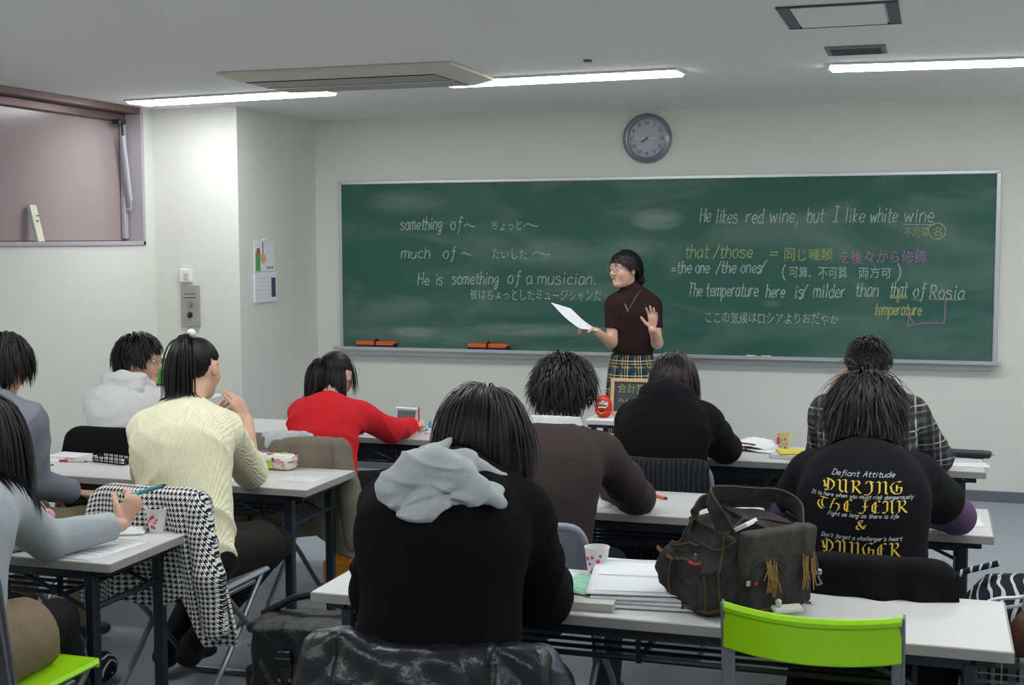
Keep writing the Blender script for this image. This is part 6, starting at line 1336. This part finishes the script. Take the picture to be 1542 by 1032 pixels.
MB().box(sp_(0, 0), (.245, .008, .18), 0, SRt).build('slate_surface', mat('slate_black', (62, 66, 74), .7), sl)
for (x, z, w_, h_) in ((0, .093, .28, .02), (0, -.093, .28, .02), (-.13, 0, .02, .17), (.13, 0, .02, .17)): MB().box(sp_(x, z), (w_, .016, h_), .002, SRt).build('frame_rail', m_wood, sl)
for (tx, x0, x1, z, h_, mm) in (('合計算数', -.10, .11, .018, .06, chalks['yellow']), ('みんな来て', -.095, .09, -.035, .032, chalks['white'])):
    V, Fc = cjk(tx, x0, x1, z, h_, 0., seed=3); V = np.array([so_+SRt@A(v[0], -.0050, v[2]) for v in V]); mesh_obj('chalk_writing', V, Fc, mm, sl)
MB().box((2.40, -1.60, .675), (.05, .02, .006), .002, rotm(rz=.5)).box((2.56, -1.60, .675), (.05, .02, .006), .002, rotm(rz=.5)).build('foot_rest', m_wood, sl)
# orange straps on the floor under the front left table, blue bottle
ot = thing('orange_strap_bag', 'small orange bag handle loops on the floor by the khaki coat', 'bag', (1.45, -3.2, 0)); m_or2 = mat('orange_strap', (232, 150, 40), .6)
for dx in (0, .04): MB().tube(catmull([(1.40+dx, -3.2, .16), (1.40+dx, -3.2, .22), (1.43+dx, -3.2, .255), (1.46+dx, -3.2, .22), (1.47+dx, -3.2, .15)], 5), .011, 8).build('handle', m_or2, ot, True)
MB().box((1.455, -3.2, .09), (.16, .07, .18), .02).build('bag_body', m_or2, ot)
kn = thing('striped_hat', 'dark striped knit lying on the floor at the lower left', 'hat', (1.03, -4.60, 0)); sdf_obj('knit', wrinkle(union([ell((1.03, -4.60, .05), (.13, .10, .055)), ell((1.10, -4.57, .06), (.07, .08, .06))], .03), .008, 24, 3), (.85, -4.75, -.01), (1.25, -4.4, .16), .006, m_stripe, kn)
# ---------------------------------------------------------------- nest sub-parts under their parts
NEST = {'drawer_handle': 'drawer', 'numeral': 'dial', 'blackletter_print': 't_shirt', 'script_print': 't_shirt', 'polka_dot': 'case_body', 'key': 'keyboard_half', 'screen': 'screen_half',
        'chalk_writing': ('writing_surface', 'slate_surface'), 'frayed_tassel': 'flap', 'label_patch': 'flap', 'red_mark': 'flap', 'stud': 'flap', 'strap_piping': 'handle', 'moustache': 'face', 'white_beard': 'face', 'eyebrow': 'face', 'eye': 'face', 'button': 'face_plate', 'indicator': 'face_plate', 'print_line': 'face_plate', 'hair_clip': 'hair', 'hair_ribbon': 'hair', 'hair_bun': 'hair', 'louvre': 'vent_plate'}
base = lambda o: o.name.split('.')[0]
for o in list(C.objects):
    if o.parent is None or o.parent.parent is not None or base(o) not in NEST: continue
    want = NEST[base(o)]; want = (want,) if isinstance(want, str) else want
    c_ = [x for x in o.parent.children if base(x) in want and x is not o]
    if c_ and o.location.length < 1e-6:
        def cen(x): return sum((Vector(b) for b in x.bound_box), Vector())/8
        c_.sort(key=lambda x: (cen(x)-cen(o)).length); o.parent = c_[0]
tri = sum(len(o.data.polygons)*2 for o in C.objects if o.type == 'MESH'); print('approx triangles', tri)
